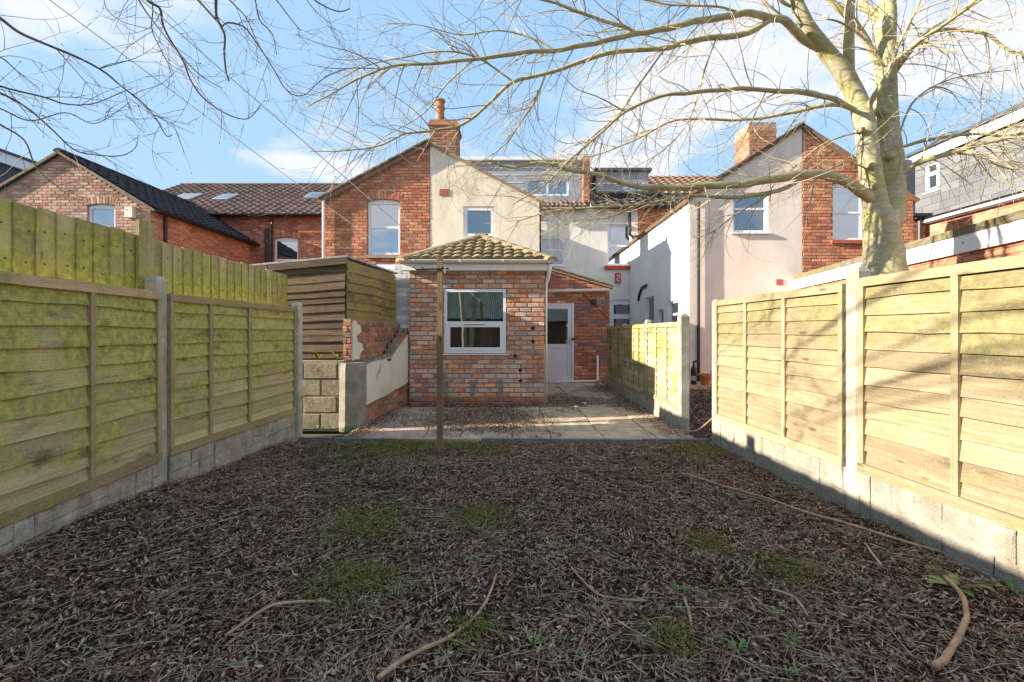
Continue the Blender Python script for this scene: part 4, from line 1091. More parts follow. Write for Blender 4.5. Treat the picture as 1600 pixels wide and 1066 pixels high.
# rear wall between the two outriggers, roof strip and dormer
cw = ((845 - 800) * km, (881.5 - 800) * km, H + (520 - 415) * km, H + (520 - 371) * km)
CX1 = 2.62
wall(hw, 'rear_wall', fm, [(GU1 - .1, -.05), (CX1, -.05), (CX1, 5.55), (GU1 - .1, 5.55)], [[(cw[0], cw[2]), (cw[1], cw[2]), (cw[1], cw[3]), (cw[0], cw[3])]], .25, M['render_m'])
window(hw, fm, *cw, (.55,), .02, .05, glass=M['glass_dark'], sill=(M['upvc'], .04, .04))
emit(hw, 'roof_tile', tile_mats(Vector((.72, 15.80, 5.56)), Vector((1, 0, 0)), Vector((0, .85, .5)), 1.95, .7, .16, .3), [tile_unit(.16, .37, .03, .05, 6, 'arch')], M['tile_red'], 60)
roof_slab(hw, 'main_roof', [(-2.0, 15.82, 5.53), (CX1, 15.82, 5.53), (CX1, 20, 7.9), (-2.0, 20, 7.9)], .07, M['tile_brown'])
gutter(hw, (.72, 15.74, 5.53), (CX1, 15.74, 5.53), .055, M['upvc_cream'])
fd = FX(16.55); kd = 16.55 / F
dx0, dx1, dz_0, dz_1 = (716 - 800) * kd, (914 - 800) * kd, 5.6, H + (520 - 247) * kd
dw = ((822 - 800) * kd, (889 - 800) * kd, H + (520 - 306) * kd, H + (520 - 279) * kd)
wall(hw, 'dormer', fd, [(dx0, dz_0), (dx1, dz_0), (dx1, dz_1 - .12), (dx0, dz_1 - .12)], [[(dw[0], dw[2]), (dw[1], dw[2]), (dw[1], dw[3]), (dw[0], dw[3])]], .2, M['lead'])
window(hw, fd, *dw, (), .03, .07, vsplits=(.5,), glass=M['glass_blue'])
MB().box(((dx0 + dx1) / 2, 18.2, dz_1 - .06), (dx1 - dx0 + .2, 3.6, .12)).build('dormer_roof', M['upvc'], hw)
for i in range(7):
    zz = dz_0 + .25 + i * .27
    if dw[2] - .1 < zz < dw[3] + .1: 
        MB().box(((dx0 + dw[0]) / 2 - .05, 16.545, zz), (dw[0] - dx0 - .12, .02, .02)).build('cladding_joint', M['upvc'], hw); continue
    MB().box(((dx0 + dx1) / 2, 16.545, zz), (dx1 - dx0 - .05, .02, .02)).build('cladding_joint', M['upvc'], hw)
pw = Frame((0, 16.3, 0), (1, 0, 0), (0, -1, 0)); 
MB().box((CX1 + .06, 18.0, 6.5), (.24, 3.3, 2.1)).build('party_wall', M['mortar_red'], hw)
emit(hw, 'brick', brick_mats(Frame((CX1 - .06, 16.35, 0), (1, 0, 0), (0, -1, 0)), 0, .24, 5.5, 7.55), BRICKS, M['brick_red'], 60)
MB().tube([P(843, 325, 15.9), P(843, 470, 15.9)], .06, 8).build('downpipe', M['black'], hw)

# white house with the side return, red sill and pinkish gable
DR = 10.6; kr = DR / F; frr = FX(DR)
RU0, RUC, RU1, RE, RR = 4.13, 6.75, 9.34, 4.33, 6.03
hp = thing('terraced_house', (5.2, 13, 0), 'white terraced house with sunlit side wall, pinkish rendered gable and red window sill', 'house')
pwn = ((1145 - 800) * kr, (1200 - 800) * kr, H + (520 - 363) * kr, H + (520 - 301) * kr)
wall(hp, 'gable_wall', frr, [(RU0, -.05), (RUC, -.05), (RUC, RR - .03), (RU0, RE - .03)], [[(pwn[0], pwn[2]), (pwn[1], pwn[2]), (pwn[1], pwn[3]), (pwn[0], pwn[3])]], .22, M['render_p'])
window(hp, frr, *pwn, (.6,), .04, .05, sill=(M['upvc'], .06, .045), glass=M['glass_dark'])
MB().box(P(1218, 441, DR) + Vector((0, -.004, 0)), (.16, .02, .13)).build('air_brick', M['sill_red'], hp)
fs_ = Frame((RU0 + .002, DR + .003, 0), (0, 1, 0), (-1, 0, 0))
def s2u(px): return RU0 * F / (px - CX) - DR
def sz(px, py): D = RU0 * F / (px - CX); return H + (520 - py) * D / F
sw = [(s2u(1060), s2u(1044), sz(1052, 512), sz(1052, 470), (.5,)), (s2u(1036.5), s2u(1028), sz(1032, 512), sz(1032, 484), ()), (s2u(1022), s2u(1009), sz(1015, 515), sz(1015, 464), (.25,))]
wall(hp, 'side_wall', fs_, [(.22, -.05), (5.4, -.05), (5.4, RE), (.22, RE)], [[(a, c), (b, c), (b, d), (a, d)] for a, b, c, d, _ in sw], .2, M['render_b'])
for a, b, c, d, s in sw: window(hp, fs_, a, b, c, d, s, .06, .05, glass=M['glass_dark'])
roof_slab(hp, 'gable_roof', [(RU0 - .12, DR - .06, RE - .03), (RUC - .002, DR - .06, RR + .04), (RUC - .002, 18.2, RR + .04), (RU0 - .12, 18.2, RE - .03)], .08, M['tile_red'])
for i in range(12):
    t = (i + .5) / 12; q = Vector((RU0 - .12, DR - .05, RE)).lerp(Vector((RUC, DR - .05, RR + .055)), t)
    MB().box(q, (3.15 / 12 + .02, .12, .03), Matrix.Rotation(-math.atan2(RR - RE, RUC - RU0) + .05, 3, 'Y')).build('verge_tile', M['verge'], hp)
chimney(hp, 6.35, 7.08, 12.2, 12.95, 5.4, 6.84, M['brick_old'], M['mortar_pink'], [], 1)
MB().tube([P(1091.5, 316, DR - .06), P(1091.5, 596, DR - .06)], .035, 10).build('downpipe', M['black'], hp)
# rear wall of this house
rw2 = ((949 - 800) * km, (987 - 800) * km, H + (520 - 414) * km, H + (520 - 351) * km)
gw2 = ((954 - 800) * km, (990 - 800) * km, .9, H + (520 - 468) * km)
gw2b = [gw2[0], gw2[1], .9, gw2[3]]
wall(hp, 'rear_wall', fm, [(CX1 + .002, -.05), (4.42, -.05), (4.42, 5.62), (CX1 + .002, 5.62)], [[(rw2[0], rw2[2]), (rw2[1], rw2[2]), (rw2[1], rw2[3]), (rw2[0], rw2[3])], arc_rect(*gw2b, .06)], .25, M['render_m'])
window(hp, fm, *rw2, (.48,), .05, .05, glass=M['glass'])
window(hp, fm, *gw2b, (.62,), .05, .07, .06, glass=M['glass_dark'], sash=(0, 1))
MB().box(fm.p((rw2[0] + rw2[1]) / 2 + .05, rw2[2] - .1, .05), (rw2[1] - rw2[0] + .3, .14, .11)).build('red_sill', M['red_paint'], hp)
wall(hp, 'brick_return', fm, [(4.422, 3.5), (8.4, 3.5), (8.4, 5.62), (4.422, 5.62)], [], .24, M['mortar_red'])
emit(hp, 'brick', brick_mats(fm, 4.43, 8.4, 3.9, 5.6), BRICKS, M['brick_red'], 0, stuffname='return_bricks')
ab = MB(); q = P(965.5, 434.5, 15.95); ab.box(q, (.19, .09, .34)); ab = ab.build('alarm_box', M['red_paint'], hp)
mk = MB()
for (a, b, c, d) in ((-.05, .09, .05, .09), (.05, .09, .05, .01), (.05, .01, -.04, -.03), (-.04, -.03, -.04, -.11), (-.04, -.11, .05, -.11), (-.05, .09, -.05, .05)):
    mk.bar(q + Vector((a, -.048, b)), q + Vector((c, -.048, d)), .006, .022, Vector((0, 1, 0)).cross(Vector((c - a, 0, d - b))).normalized())
mk.build('alarm_mark', M['upvc'], ab)
e0 = Vector((CX1 + .2, 15.80, 5.58)); sl = Vector((0, 3.8, 2.35))
roof_slab(hp, 'main_roof', [e0, e0 + Vector((7.5, 0, 0)), e0 + Vector((7.5, 0, 0)) + sl, e0 + sl], .08, M['tile_dark'])
tmx = tile_mats(e0, Vector((1, 0, 0)), sl, 7.5, sl.length, .3, .32)
emit(hp, 'roof_tile', [m for m in tmx if m.translation.y < 17.0 and m.translation.x < 6], tb, M['tile_dark'], 60)
emit(hp, 'roof_tile', [m for m in tmx if m.translation.y >= 17.0], tb, M['tile_red'], 60)
gutter(hp, (CX1 + .2, 15.72, 5.56), (4.2, 15.72, 5.56), .06, M['black'])
fl = FX(17.3); kl = 17.3 / F
lx0, lx1, lz1 = (932 - 800) * kl, (1013 - 800) * kl, H + (520 - 268) * kl
lw = ((975 - 800) * kl, (1006 - 800) * kl, H + (520 - 298) * kl, H + (520 - 280) * kl)
wall(hp, 'dormer', fl, [(lx0, 6.1), (lx1, 6.1), (lx1, lz1), (lx0, lz1)], [[(lw[0], lw[2]), (lw[1], lw[2]), (lw[1], lw[3]), (lw[0], lw[3])]], .2, M['lead'])
window(hp, fl, *lw, (), .03, .06, vsplits=(.5,))
MB().box(((lx0 + lx1) / 2, 18.4, lz1 + .04), (lx1 - lx0 + .2, 2.5, .1)).build('dormer_roof', M['slate_dark'], hp)
for zz in (6.6, 6.85): MB().box(((lx0 + lw[0]) / 2, 17.295, zz), (lw[0] - lx0 - .1, .02, .025)).build('cladding_joint', M['upvc'], hp)
MB().tube([P(993, 368, 15.85), P(993, 520, 15.85)], .06, 8).build('downpipe', M['black'], hp)
MB().tube([P(984, 322, 15.85), P(984, 366, 15.85), P(992, 374, 15.85)], .05, 8).build('downpipe', M['black'], hp)
MB().tube([P(1010, 446, 13.9), P(1003, 450, 14.4), P(999, 462, 14.7), P(998, 470, 14.8)], .05, 8).build('waste_pipe', M['black'], hp)

# red-brick house sharing that gable
he = thing('terraced_house', (8.0, 12.5, 0), 'red-brick gable house half hidden behind the big tree trunk', 'house')
ew = ((1301 - 800) * kr, (1351 - 800) * kr, H + (520 - 375) * kr, H + (520 - 284) * kr)
wall(he, 'gable_wall', frr, [(RUC, -.05), (RU1, -.05), (RU1, RE - .03), (RUC, RR - .03)], [arc_rect(*ew, .06)], .22, M['mortar_red'])
emit(he, 'brick', arch_bricks(frr, ew[0] - .02, ew[1] + .02, ew[3], .06, 12) + brick_mats(frr, RUC + .012, RU1, 2.1, 6.0, [(ew[0], ew[1], ew[2] - .1, ew[3] - .03), (ew[0] - .02, ew[1] + .02, ew[3] - .05, ew[3] + .2)], lambda u, z: z < gable_z(u, RU0, RUC, RU1, RE, RR) - .09), BRICKS, M['brick_red'], 300)
window(he, frr, *ew, (.5,), .05, .05, .06, sill=(M['sill_red'], .06, .09))
roof_slab(he, 'gable_roof', [(RUC + .002, DR - .06, RR + .04), (RU1 + .12, DR - .06, RE - .03), (RU1 + .12, 18.2, RE - .03), (RUC + .002, 18.2, RR + .04)], .08, M['tile_red'])
wall(he, 'side_wall', Frame((RU1 - .002, DR + .003, 0), (0, 1, 0), (1, 0, 0)), [(.22, -.05), (5, -.05), (5, RE - .05), (.22, RE - .05)], [], .2, M['brick_red'])

# slate-clad dormer building
hs = thing('slate_building', (13.6, 11, 0), 'grey slate-clad dormer building with small white window above orange brick', 'house')
fx = Frame((13.3, 0, 0), (0, 1, 0), (-1, 0, 0))
zb_, zt2 = 4.78, 6.72
swn = (13.3 * F / (1468 - 800), 13.3 * F / (1446 - 800), 5.72, 6.62)
def cz_(px, py): return H + (520 - py) * (13.3 * F / (px - CX)) / F
swn = (swn[0], swn[1], cz_(1457, 298), cz_(1457, 254))
wall(hs, 'clad_wall', fx, [(6, zb_), (15.0, zb_), (15.0, zt2), (6, zt2)], [[(swn[0], swn[2]), (swn[1], swn[2]), (swn[1], swn[3]), (swn[0], swn[3])]], .15, M['slate_dark'])
sm_ = []
emit(hs, 'slate', brick_mats(fx, 6.0, 15.0, zb_, zt2, [(*swn[:2], swn[2] - .04, swn[3])], bl=.598, bh=.245, mj=.004, d=.007, uneven=.002), [brick_unit(.004, .01, .002)], M['slate'], 300)
window(hs, fx, *swn, (.6,), .0, .05, sill=(M['upvc'], .04, .05), sash=(0, 1), sash_w=.035)
MB().box((13.22, 10.5, zt2 + .16), (.05, 9.2, .30)).build('fascia', M['upvc'], hs)
MB().box((14.6, 10.5, zt2 + .36), (3.0, 9.4, .09)).build('roof', M['slate_dark'], hs)
MB().box((13.18, 10.5, zb_ - .05), (.22, 9.0, .07)).build('bottom_trim', M['upvc'], hs)
gutter(hs, (13.10, 15.0, zb_ + .06), (13.10, 6, zb_ + .06), .05, M['black'])
wall(hs, 'brick_wall', fx, [(6, -.05), (15.2, -.05), (15.2, zb_ - .09), (6, zb_ - .09)], [], .2, M['mortar_pink'])
emit(hs, 'brick', brick_mats(fx, 6, 15.2, 3.2, zb_ - .1), BRICKS, M['brick_orange'], 250)
wall(hs, 'return_wall', FX(15.0), [(12.3, 4.9), (13.29, 4.9), (13.29, 6.9), (12.3, 6.9)], [], .2, M['slate_dark'])
wall(hs, 'return_brick', FX(14.6), [(11.6, -.05), (13.28, -.05), (13.28, 4.86), (11.6, 4.86)], [], .2, M['mortar_red'])
emit(hs, 'brick', brick_mats(FX(14.6), 11.6, 13.28, 3.3, 4.85), BRICKS, M['brick_red'], 0, stuffname='return_bricks')
MB().box((12.95, 14.5, 4.93), (.7, .25, .1)).build('hopper', M['black'], hs)
MB().tube([(13.0, 14.5, 4.9), (13.0, 14.5, 2.5)], .07, 8).build('downpipe', M['black'], hs)

# flat-roofed outbuilding behind the golden fence
fo = thing('outbuilding', (6.6, 6.5, 0), 'flat-roofed orange-brick outbuilding with white fascia and mossy edge behind the tree', 'outbuilding')
oa, ob = Vector((6.62, 10.55, 0)), Vector((5.12, 2.3, 0)); ou = (ob - oa).normalized(); on = Vector((ou.y, -ou.x, 0)); OL = (ob - oa).length
if on.x > 0: on = -on
ff = Frame(oa, ou, on)
wall(fo, 'wall', ff, [(0, -.05), (OL, -.05), (OL, 2.3), (0, 2.3)], [], .22, M['mortar_pink'])
emit(fo, 'brick', brick_mats(ff, 0, OL, 1.42, 2.22), BRICKS, M['brick_orange'], 300)
m_ = MB(); slabbox(m_, ff, -.1, OL, 2.21, 2.44, .02, .06); m_.build('fascia', M['upvc'], fo)
m_ = MB(); slabbox(m_, ff, -.12, OL, 2.435, 2.53, -3.4, .075); m_.build('flat_roof', M['mossfelt'], fo)
for t in (2.2, 4.9, 6.8): q = ff.p(t, 2.34, .06); MB().tube([q, q + on * .006], .02, 8).build('fixing', M['silver'], fo)

# long brick outbuilding house at the other side
DL = 11.5; kl_ = DL / F; fl_ = FX(DL)
hl_ = thing('brick_house', (-11.3, 13.5, 0), 'pale brick gabled house wing with dark tiled roof and black gutter', 'house')
LU0, LUC, LU1, LE, LR = -13.75, -11.4, -9.12, 4.33, 5.70
lw_ = ((137 - 800) * kl_, (180 - 800) * kl_, H + (520 - 372) * kl_, H + (520 - 319) * kl_)
wall(hl_, 'gable_wall', fl_, [(LU0, -.05), (LU1, -.05), (LU1, LE), (LUC, LR), (LU0, LE)], [arc_rect(*lw_, .05)], .22, M['mortar_pink'])
emit(hl_, 'brick', arch_bricks(fl_, lw_[0] - .02, lw_[1] + .02, lw_[3], .05, 11) + brick_mats(fl_, LU0, LU1, 2.6, 5.7, [(lw_[0], lw_[1], lw_[2] - .1, lw_[3] - .03), (lw_[0] - .02, lw_[1] + .02, lw_[3] - .05, lw_[3] + .2)], lambda u, z: z < gable_z(u, LU0, LUC, LU1, LE, LR) - .05), BRICKS, M['brick_pink'], 300, key=lambda m: -m.translation.z)
window(hl_, fl_, *lw_, (.3,), .04, .055, .05, sill=(M['stone_sill'], .05, .08))
bx = MB(); q = P(206.5, 333, DL); bx.box(q + Vector((0, -.06, 0)), (.2, .12, .27)); bx.build('alarm_box', M['upvc_cream'], hl_)
flr = Frame((LU1 - .002, DL + .003, 0), (0, 1, 0), (1, 0, 0))
def l2u(px): return -LU1 * F / (CX - px) - DL
lsw = (l2u(395), l2u(412), 2.55, 3.55)
wall(hl_, 'side_wall', flr, [(.22, -.05), (4.6, -.05), (4.6, LE - .05), (.22, LE - .05)], [[(lsw[0], lsw[2]), (lsw[1], lsw[2]), (lsw[1], lsw[3]), (lsw[0], lsw[3])]], .2, M['mortar_pink'])
emit(hl_, 'brick', brick_mats(flr, 0, 4.6, 2.4, LE - .08, [lsw]), BRICKS, M['brick_orange'], 0, stuffname='side_bricks')
window(hl_, flr, *lsw, (), .04, .06, sash=(0,), glass=M['glass_dark'])
sv = Vector((LUC - (LU1 + .15), 0, LR + .08 - (LE - .02)))
ro = Vector((LU1 + .15, DL - .06, LE - .02))
roof_slab(hl_, 'roof', [ro, ro + Vector((0, 4.8, 0)), ro + Vector((0, 4.8, 0)) + sv, ro + sv], .07, M['tile_dark'])
sv2 = Vector((LUC - (LU0 - .15), 0, LR + .08 - (LE - .02))); ro2 = Vector((LU0 - .15, DL - .06, LE - .02))
roof_slab(hl_, 'roof', [ro2, ro2 + Vector((0, 4.8, 0)), ro2 + Vector((0, 4.8, 0)) + sv2, ro2 + sv2], .07, M['tile_dark'])
emit(hl_, 'roof_tile', tile_mats(ro, Vector((0, 1, 0)), sv, 4.8, sv.length, .3, .3), tb, M['tile_dark'], 200)
for i in range(10):
    for (p0, p1) in ((ro, ro + sv), (ro2, ro2 + sv2)):
        q = p0.lerp(p1, (i + .5) / 10); d = p1 - p0
        MB().bar(p0.lerp(p1, i / 10) - Vector((0, .0, .045)), p0.lerp(p1, (i + 1.02) / 10) - Vector((0, 0, .045)), .07, .06).build('verge_mortar', M['verge'], hl_)
hips(hl_, ro + sv + Z * .02, ro + sv + Vector((0, 4.8, .02)), 10, .12, M['tile_dark'], 'ridge_tile')
gutter(hl_, (LU1 + .2, DL - .06, LE - .03), (LU1 + .2, DL + 4.5, LE - .03), .06, M['black'])
MB().tube([(LU1 + .05, 11.92, LE - .08), (LU1 + .05, 11.92, 2.2)], .04, 8).build('downpipe', M['black'], hl_)
# distant slate dormer far behind that gable
fdm = thing('distant_dormer_house', (-22, 21, 0), 'distant blue-grey dormer with pale roof edge behind the pale brick gable', 'house')
wall(fdm, 'wall', Frame((-20.6, 0, 0), (0, 1, 0), (1, 0, 0)), [(16, -.05), (24.5, -.05), (24.5, 8.2), (16, 8.2)], [], .2, M['slate_dark'])
MB().box((-20.55, 20.2, 8.25), (.2, 8.7, .45)).build('fascia', M['upvc'], fdm)
MB().box((-22.3, 20.2, 8.5), (3.8, 9, .1)).build('roof', M['slate_dark'], fdm)
window(fdm, Frame((-20.58, 0, 0), (0, 1, 0), (1, 0, 0)), 19.2, 19.9, 6.6, 7.3, (), -.03, .06)

# ---------------------------------------------------------------- clothes post, wires, pot, bits
cp = G(687.5, 708); cp.z = hf(cp.x, cp.y)
cpo = thing('clothes_post', cp, 'slim wooden clothes post with black line hooks in front of the brick extension', 'post')
def vpost(p0, z1, w, d, name, mat, root):
    m = MB(); L = z1 - p0.z; m.box((L / 2, 0, 0), (L, d, w))
    me = bpy.data.meshes.new(name); me.from_pydata(m.v, [], m.f); me.materials.append(mat)
    o = bpy.data.objects.new(name, me); C.objects.link(o); setpar(o, root)
    o.matrix_basis = Matrix(((0, 0, 1, p0.x), (0, 1, 0, p0.y), (1, 0, 0, p0.z), (0, 0, 0, 1))); return o
vpost(cp - Z * .1, 1.16, .058, .055, 'lower_post', M['post_wood'], cpo); vpost(Vector((cp.x, cp.y, 1.0)), 1.945, .05, .05, 'upper_post', M['post_wood'], cpo)
hk = MB(); zq = H + (520 - 422) * cp.y / F
hk.tube([Vector((cp.x - .23, cp.y - .03, zq)), Vector((cp.x + .09, cp.y - .03, zq + .01))], .008, 6)
for s in (-.23, -.15, .06): hk.tube([Vector((cp.x + s, cp.y - .03, zq)), Vector((cp.x + s - .02, cp.y - .04, zq + .025)), Vector((cp.x + s - .035, cp.y - .04, zq + .02))], .005, 5)
hk.build('hook_bar', M['black'], cpo)
MB().box((cp.x + .055, cp.y - .035, zq), (.012, .03, .08)).build('cleat', M['lead'], cpo)
def wire(a, b, sag, r, label, mat):
    a, b = Vector(a), Vector(b); pts = [a.lerp(b, i / 16) - Z * sag * 4 * (i / 16) * (1 - i / 16) for i in range(17)]
    return tag(MB().tube(pts, r, 5).build('line_wire', mat), label, 'wire', 'white lines running up to the tree')
LT = Vector((-4.75, 0, 0))
wire((-1.86, 7.44, 2.42), (-5.0, 0.02, 4.94), .02, .0045, 'white line running from the gutter corner above the shed up to the trees', M['wire'])
wire((cp.x - .005, cp.y - .02, 1.93), (-4.5, 0.05, 5.17), .02, .004, 'white line running from the top of the clothes post up to the trees', M['wire'])

st = MB().box((4.2, 9.9, .02), (2.2, .5, .12)); tag(st.build('step', M['slab'], None), 'low stone step under the plant pot by the pinkish wall', 'step')
pot = P(1101, 598, 9.8); pot = Vector((4.15, 9.78, .08))
pt = thing('plant_pot', pot, 'orange terracotta plant pot on the stone step', 'plant pot')
MB().lathe(pot, [(.085, 0), (.125, .19), (.145, .19), (.15, .235), (.13, .235), (.12, .19)], 18).build('pot', M['terracotta'], pt)
MB().lathe(pot + Z * .15, [(.118, 0), (.118, .05)], 14).build('earth', M['litterground'], pt)
bt = thing('black_canister', (3.93, 9.85, .08), 'black canister with pale label beside the terracotta pot', 'canister')
MB().lathe((3.93, 9.85, .08), [(.055, 0), (.06, .02), (.06, .3), (.05, .36), (.025, .4), (.02, .44)], 14).build('body', M['black'], bt)
nz = MB(); nz.tube([(3.93, 9.85, .5), (3.93, 9.85, .56), (3.99, 9.83, .6), (4.05, 9.82, .57)], [.02, .025, .018, .01], 8); nz.build('nozzle', M['black'], bt)
MB().lathe((3.93, 9.85, .17), [(.0615, 0), (.0615, .1)], 14).build('label_band', M['lead'], bt)

# ---------------------------------------------------------------- trees
def smooth_path(pts, rads, sub=4):
    out = []; rr = []
    n = len(pts)
    for i in range(n - 1):
        p0, p1, p2, p3 = pts[max(i - 1, 0)], pts[i], pts[i + 1], pts[min(i + 2, n - 1)]
        for k in range(sub):
            t = k / sub
            out.append(.5 * ((2 * p1) + (p2 - p0) * t + (2 * p0 - 5 * p1 + 4 * p2 - p3) * t * t + (3 * p1 - p0 - 3 * p2 + p3) * t ** 3))
            rr.append(rads[i] + (rads[i + 1] - rads[i]) * t)
    out.append(pts[-1]); rr.append(rads[-1]); return out, rr

def grow(rs, p, d, L, r0, mb, depth, droop, kids, curl=.11, n=None):
    n = n or max(5, min(13, int(L / .06))); pts = [p]; rad = [r0]; d = d.normalized(); st = L / n; ax = Vector((rs.gauss(0, 1), rs.gauss(0, 1), rs.gauss(0, .6))).normalized(); ang = rs.uniform(.2, 1.5) * min(1, L / .35) / n
    for i in range(n):
        t = i / n
        d = d + Vector((rs.gauss(0, .05), rs.gauss(0, .05), rs.gauss(0, .045)))
        d.rotate(Quaternion(ax, ang))
        d.z += -droop if t < .5 else droop * 1.3
        d.normalize(); pts.append(pts[-1] + d * st); rad.append(r0 * (1 - .72 * (i + 1) / n))
    mb.tube(pts, rad, 4 if r0 > .005 else 3, cap=False)
    if depth > 0:
        for k in range(kids):
            i = rs.randint(max(1, n // 5), n - 1); q = pts[i]; t = (pts[i + 1] - pts[i]).normalized()
            s = Vector((rs.gauss(0, 1), rs.gauss(0, 1), rs.gauss(0, .9))); s = (s - t * s.dot(t)).normalized()
            grow(rs, q, t * .75 + s * .8, L * rs.uniform(.35, .65), max(.0019, rad[i] * .62), mb, depth - 1, droop, max(1, kids - 1), curl)
    elif rs.random() < .6:                                   # bud at the tip
        e = pts[-1]; mb.tube([e, e + d * .006, e + d * .014], [.0012, .0028, .0006], 3, cap=False)

def limb(root, rs, pix, r0, r1, mat, tmat, name, ntw, tl, droop, kids=3, dep=1, base=None, tr=None, start=.12, up=0.0, wig=.0):
    pts = [P(*q) if not isinstance(q, Vector) else q for q in pix]
    if base is not None: pts = [Vector(base)] + pts
    n = len(pts); rads = [r0 + (r1 - r0) * (i / (n - 1)) ** .8 for i in range(n)]; rads[0] *= .6
    pp, rr = smooth_path(pts, rads, 5)
    pp = [p + Vector((noise.noise(p * 4), noise.noise(p * 4 + Vector((5, 5, 5))), noise.noise(p * 4 + Vector((9, 1, 3))))) * min(.022, r * .5 + .004) if 0 < i else p for i, (p, r) in enumerate(zip(pp, rr))]
    rr = [r * (1 + .10 * noise.noise(p * 9)) for p, r in zip(pp, rr)]
    o = MB().tube(pp, rr, 9 if r0 > .02 else 6, wob=.05).build(name, mat, root, smooth=True)
    mb = MB(); m = len(pp)
    for k in range(ntw):
        i = min(m - 2, int((start + (1 - start) * rs.random() ** .85) * (m - 1)))
        t = (pp[i + 1] - pp[i]).normalized()
        s = Vector((rs.gauss(0, 1), rs.gauss(0, 1), rs.gauss(0, 1) + up)); s = (s - t * s.dot(t)).normalized()
        ln = tl * rs.uniform(.5, 1.7) * (1.1 - .4 * i / m)
        grow(rs, pp[i], t * rs.uniform(.3, 1.0) + s * rs.uniform(.5, 1.0), ln, min(rr[i] * .55, rs.uniform(.0034, .0078) if tr is None else tr * rs.uniform(.7, 1.3)), mb, dep, droop, kids)
    if mb.v:
        tw = mb.build('twigs', tmat, o, fix=False); tw['kind'] = 'stuff'
    return o

rs = random.Random(77)
TD = 5.5
tb0 = P(1378, 425, TD); tree = thing('tree', (tb0.x, TD, -.05), 'big bare tree with mossy forked trunk behind the golden fence', 'tree')
def zpx(zx, zy, D=TD): return (1040 + zx / 2.479, zy / 2.479, D)
tk = MB()
base = [Vector((tb0.x + .02, TD, -.08)), Vector((tb0.x + .02, TD, .5)), Vector((tb0.x + .01, TD, 1.6)), P(1380, 425, TD), P(1381, 408, TD), P(1380, 385, TD), P(1378, 360, TD), P(1374, 335, TD)]
pp, rr = smooth_path(base, [.38, .31, .275, .25, .212, .19, .182, .17], 4); tk.tube(pp, rr, 22, wob=.10)
ls = [P(1376, 350, TD), P(*zpx(815, 800)), P(*zpx(795, 680)), P(*zpx(780, 560)), P(*zpx(765, 450)), P(*zpx(725, 350)), P(*zpx(680, 270, 5.45)), P(*zpx(615, 190, 5.4)), P(*zpx(550, 100, 5.3)), P(*zpx(505, 0, 5.25)), P(*zpx(480, -140, 5.2))]
pp, rr = smooth_path(ls, [.17, .135, .118, .112, .108, .102, .096, .085, .074, .066, .055], 4); tk.tube(pp, rr, 16, wob=.08)
rt_ = [P(1384, 352, TD + .06), P(*zpx(878, 800, 5.6)), P(*zpx(880, 650, 5.62)), P(*zpx(862, 500, 5.64)), P(*zpx(852, 380, 5.66)), P(*zpx(850, 250, 5.68)), P(*zpx(855, 100, 5.7)), P(*zpx(856, 0, 5.72)), P(*zpx(850, -200, 5.75))]
pp, rr = smooth_path(rt_, [.165, .13, .118, .118, .122, .115, .108, .10, .08], 4); tk.tube(pp, rr, 16, wob=.08)
for (zx, zy, D, r) in ((800, 640, 5.37, .035), (820, 720, 5.36, .03), (845, 425, 5.53, .05), (880, 600, 5.5, .04), (885, 460, 5.53, .035), (765, 500, 5.37, .03)):
    q = P(*zpx(zx, zy, D)); tk.tube([q + Vector((0, .06, 0)), q + Vector((0, .0, -.0)), q + Vector((0, -.02, 0))], [r * 1.5, r, r * .5], 10)
tk.build('trunk', M['bark'], tree, smooth=True)
LB, TW = M['limb'], M['twig']
T = lambda *a: limb(tree, rs, *a)
def lim(pix, r0, r1, ntw=26, tl=.55, droop=.07, **kw): return limb(tree, rs, pix, r0 * .85, r1, LB, TW, 'branch', int(ntw * .8), tl * 1.15, droop, kids=2, **kw)
# low limb to the other side of the garden and its fork
lim([(1373, 330, 5.5), (1353, 304, 5.42), (1322, 284, 5.3), (1274, 272, 5.2), (1210, 279, 5.1), (1161, 287, 5.05), (1100, 291, 5.0), (1018, 292, 4.95), (977, 287, 4.9), (933, 273, 4.85), (892, 267, 4.8), (850, 254, 4.75), (800, 262, 4.7), (760, 250, 4.65)], .085, .008, 70, .55)
lim([(1266, 272, 5.2), (1217, 298, 5.15), (1153, 308, 5.1), (1092, 306, 5.1), (1056, 309, 5.1), (1001, 320, 5.1), (914, 326, 5.1), (854, 332, 5.1), (805, 347, 5.1)], .034, .006, 70, .55)
lim([(1210, 300, 5.15), (1150, 335, 5.2), (1110, 365, 5.25), (1080, 372, 5.3)], .016, .004, 22, .5)
lim([(1001, 320, 5.1), (950, 340, 5.15), (900, 345, 5.2), (870, 360, 5.2)], .013, .003, 25, .45)
lim([(1349, 178, 5.5), (1318, 163, 5.3), (1278, 149, 5.1), (1233, 143, 5.0), (1140, 139, 4.9), (1080, 145, 4.8), (1030, 151, 4.75), (976, 176, 4.7), (930, 215, 4.65), (890, 250, 4.6), (850, 290, 4.55), (800, 320, 4.5)], .042, .006, 70, .6)
lim([(1346, 168, 5.5), (1286, 165, 5.5), (1233, 177, 5.55), (1161, 187, 5.6), (1060, 187, 5.65), (1000, 215, 5.7), (940, 240, 5.75), (880, 260, 5.8)], .038, .005, 60, .6)
lim([(1281, 76, 5.4), (1252, 57, 5.32), (1225, 34, 5.2), (1201, 28, 5.15), (1161, 20, 5.0), (1112, 30, 4.9), (1042, 44, 4.75), (991, 54, 4.65), (945, 64, 4.55), (867, 79, 4.4), (809, 83, 4.3), (743, 93, 4.2), (674, 100, 4.1), (623, 101, 4.05), (577, 116, 4.0), (530, 140, 3.95), (480, 168, 3.9)], .062, .004, 80, .6)
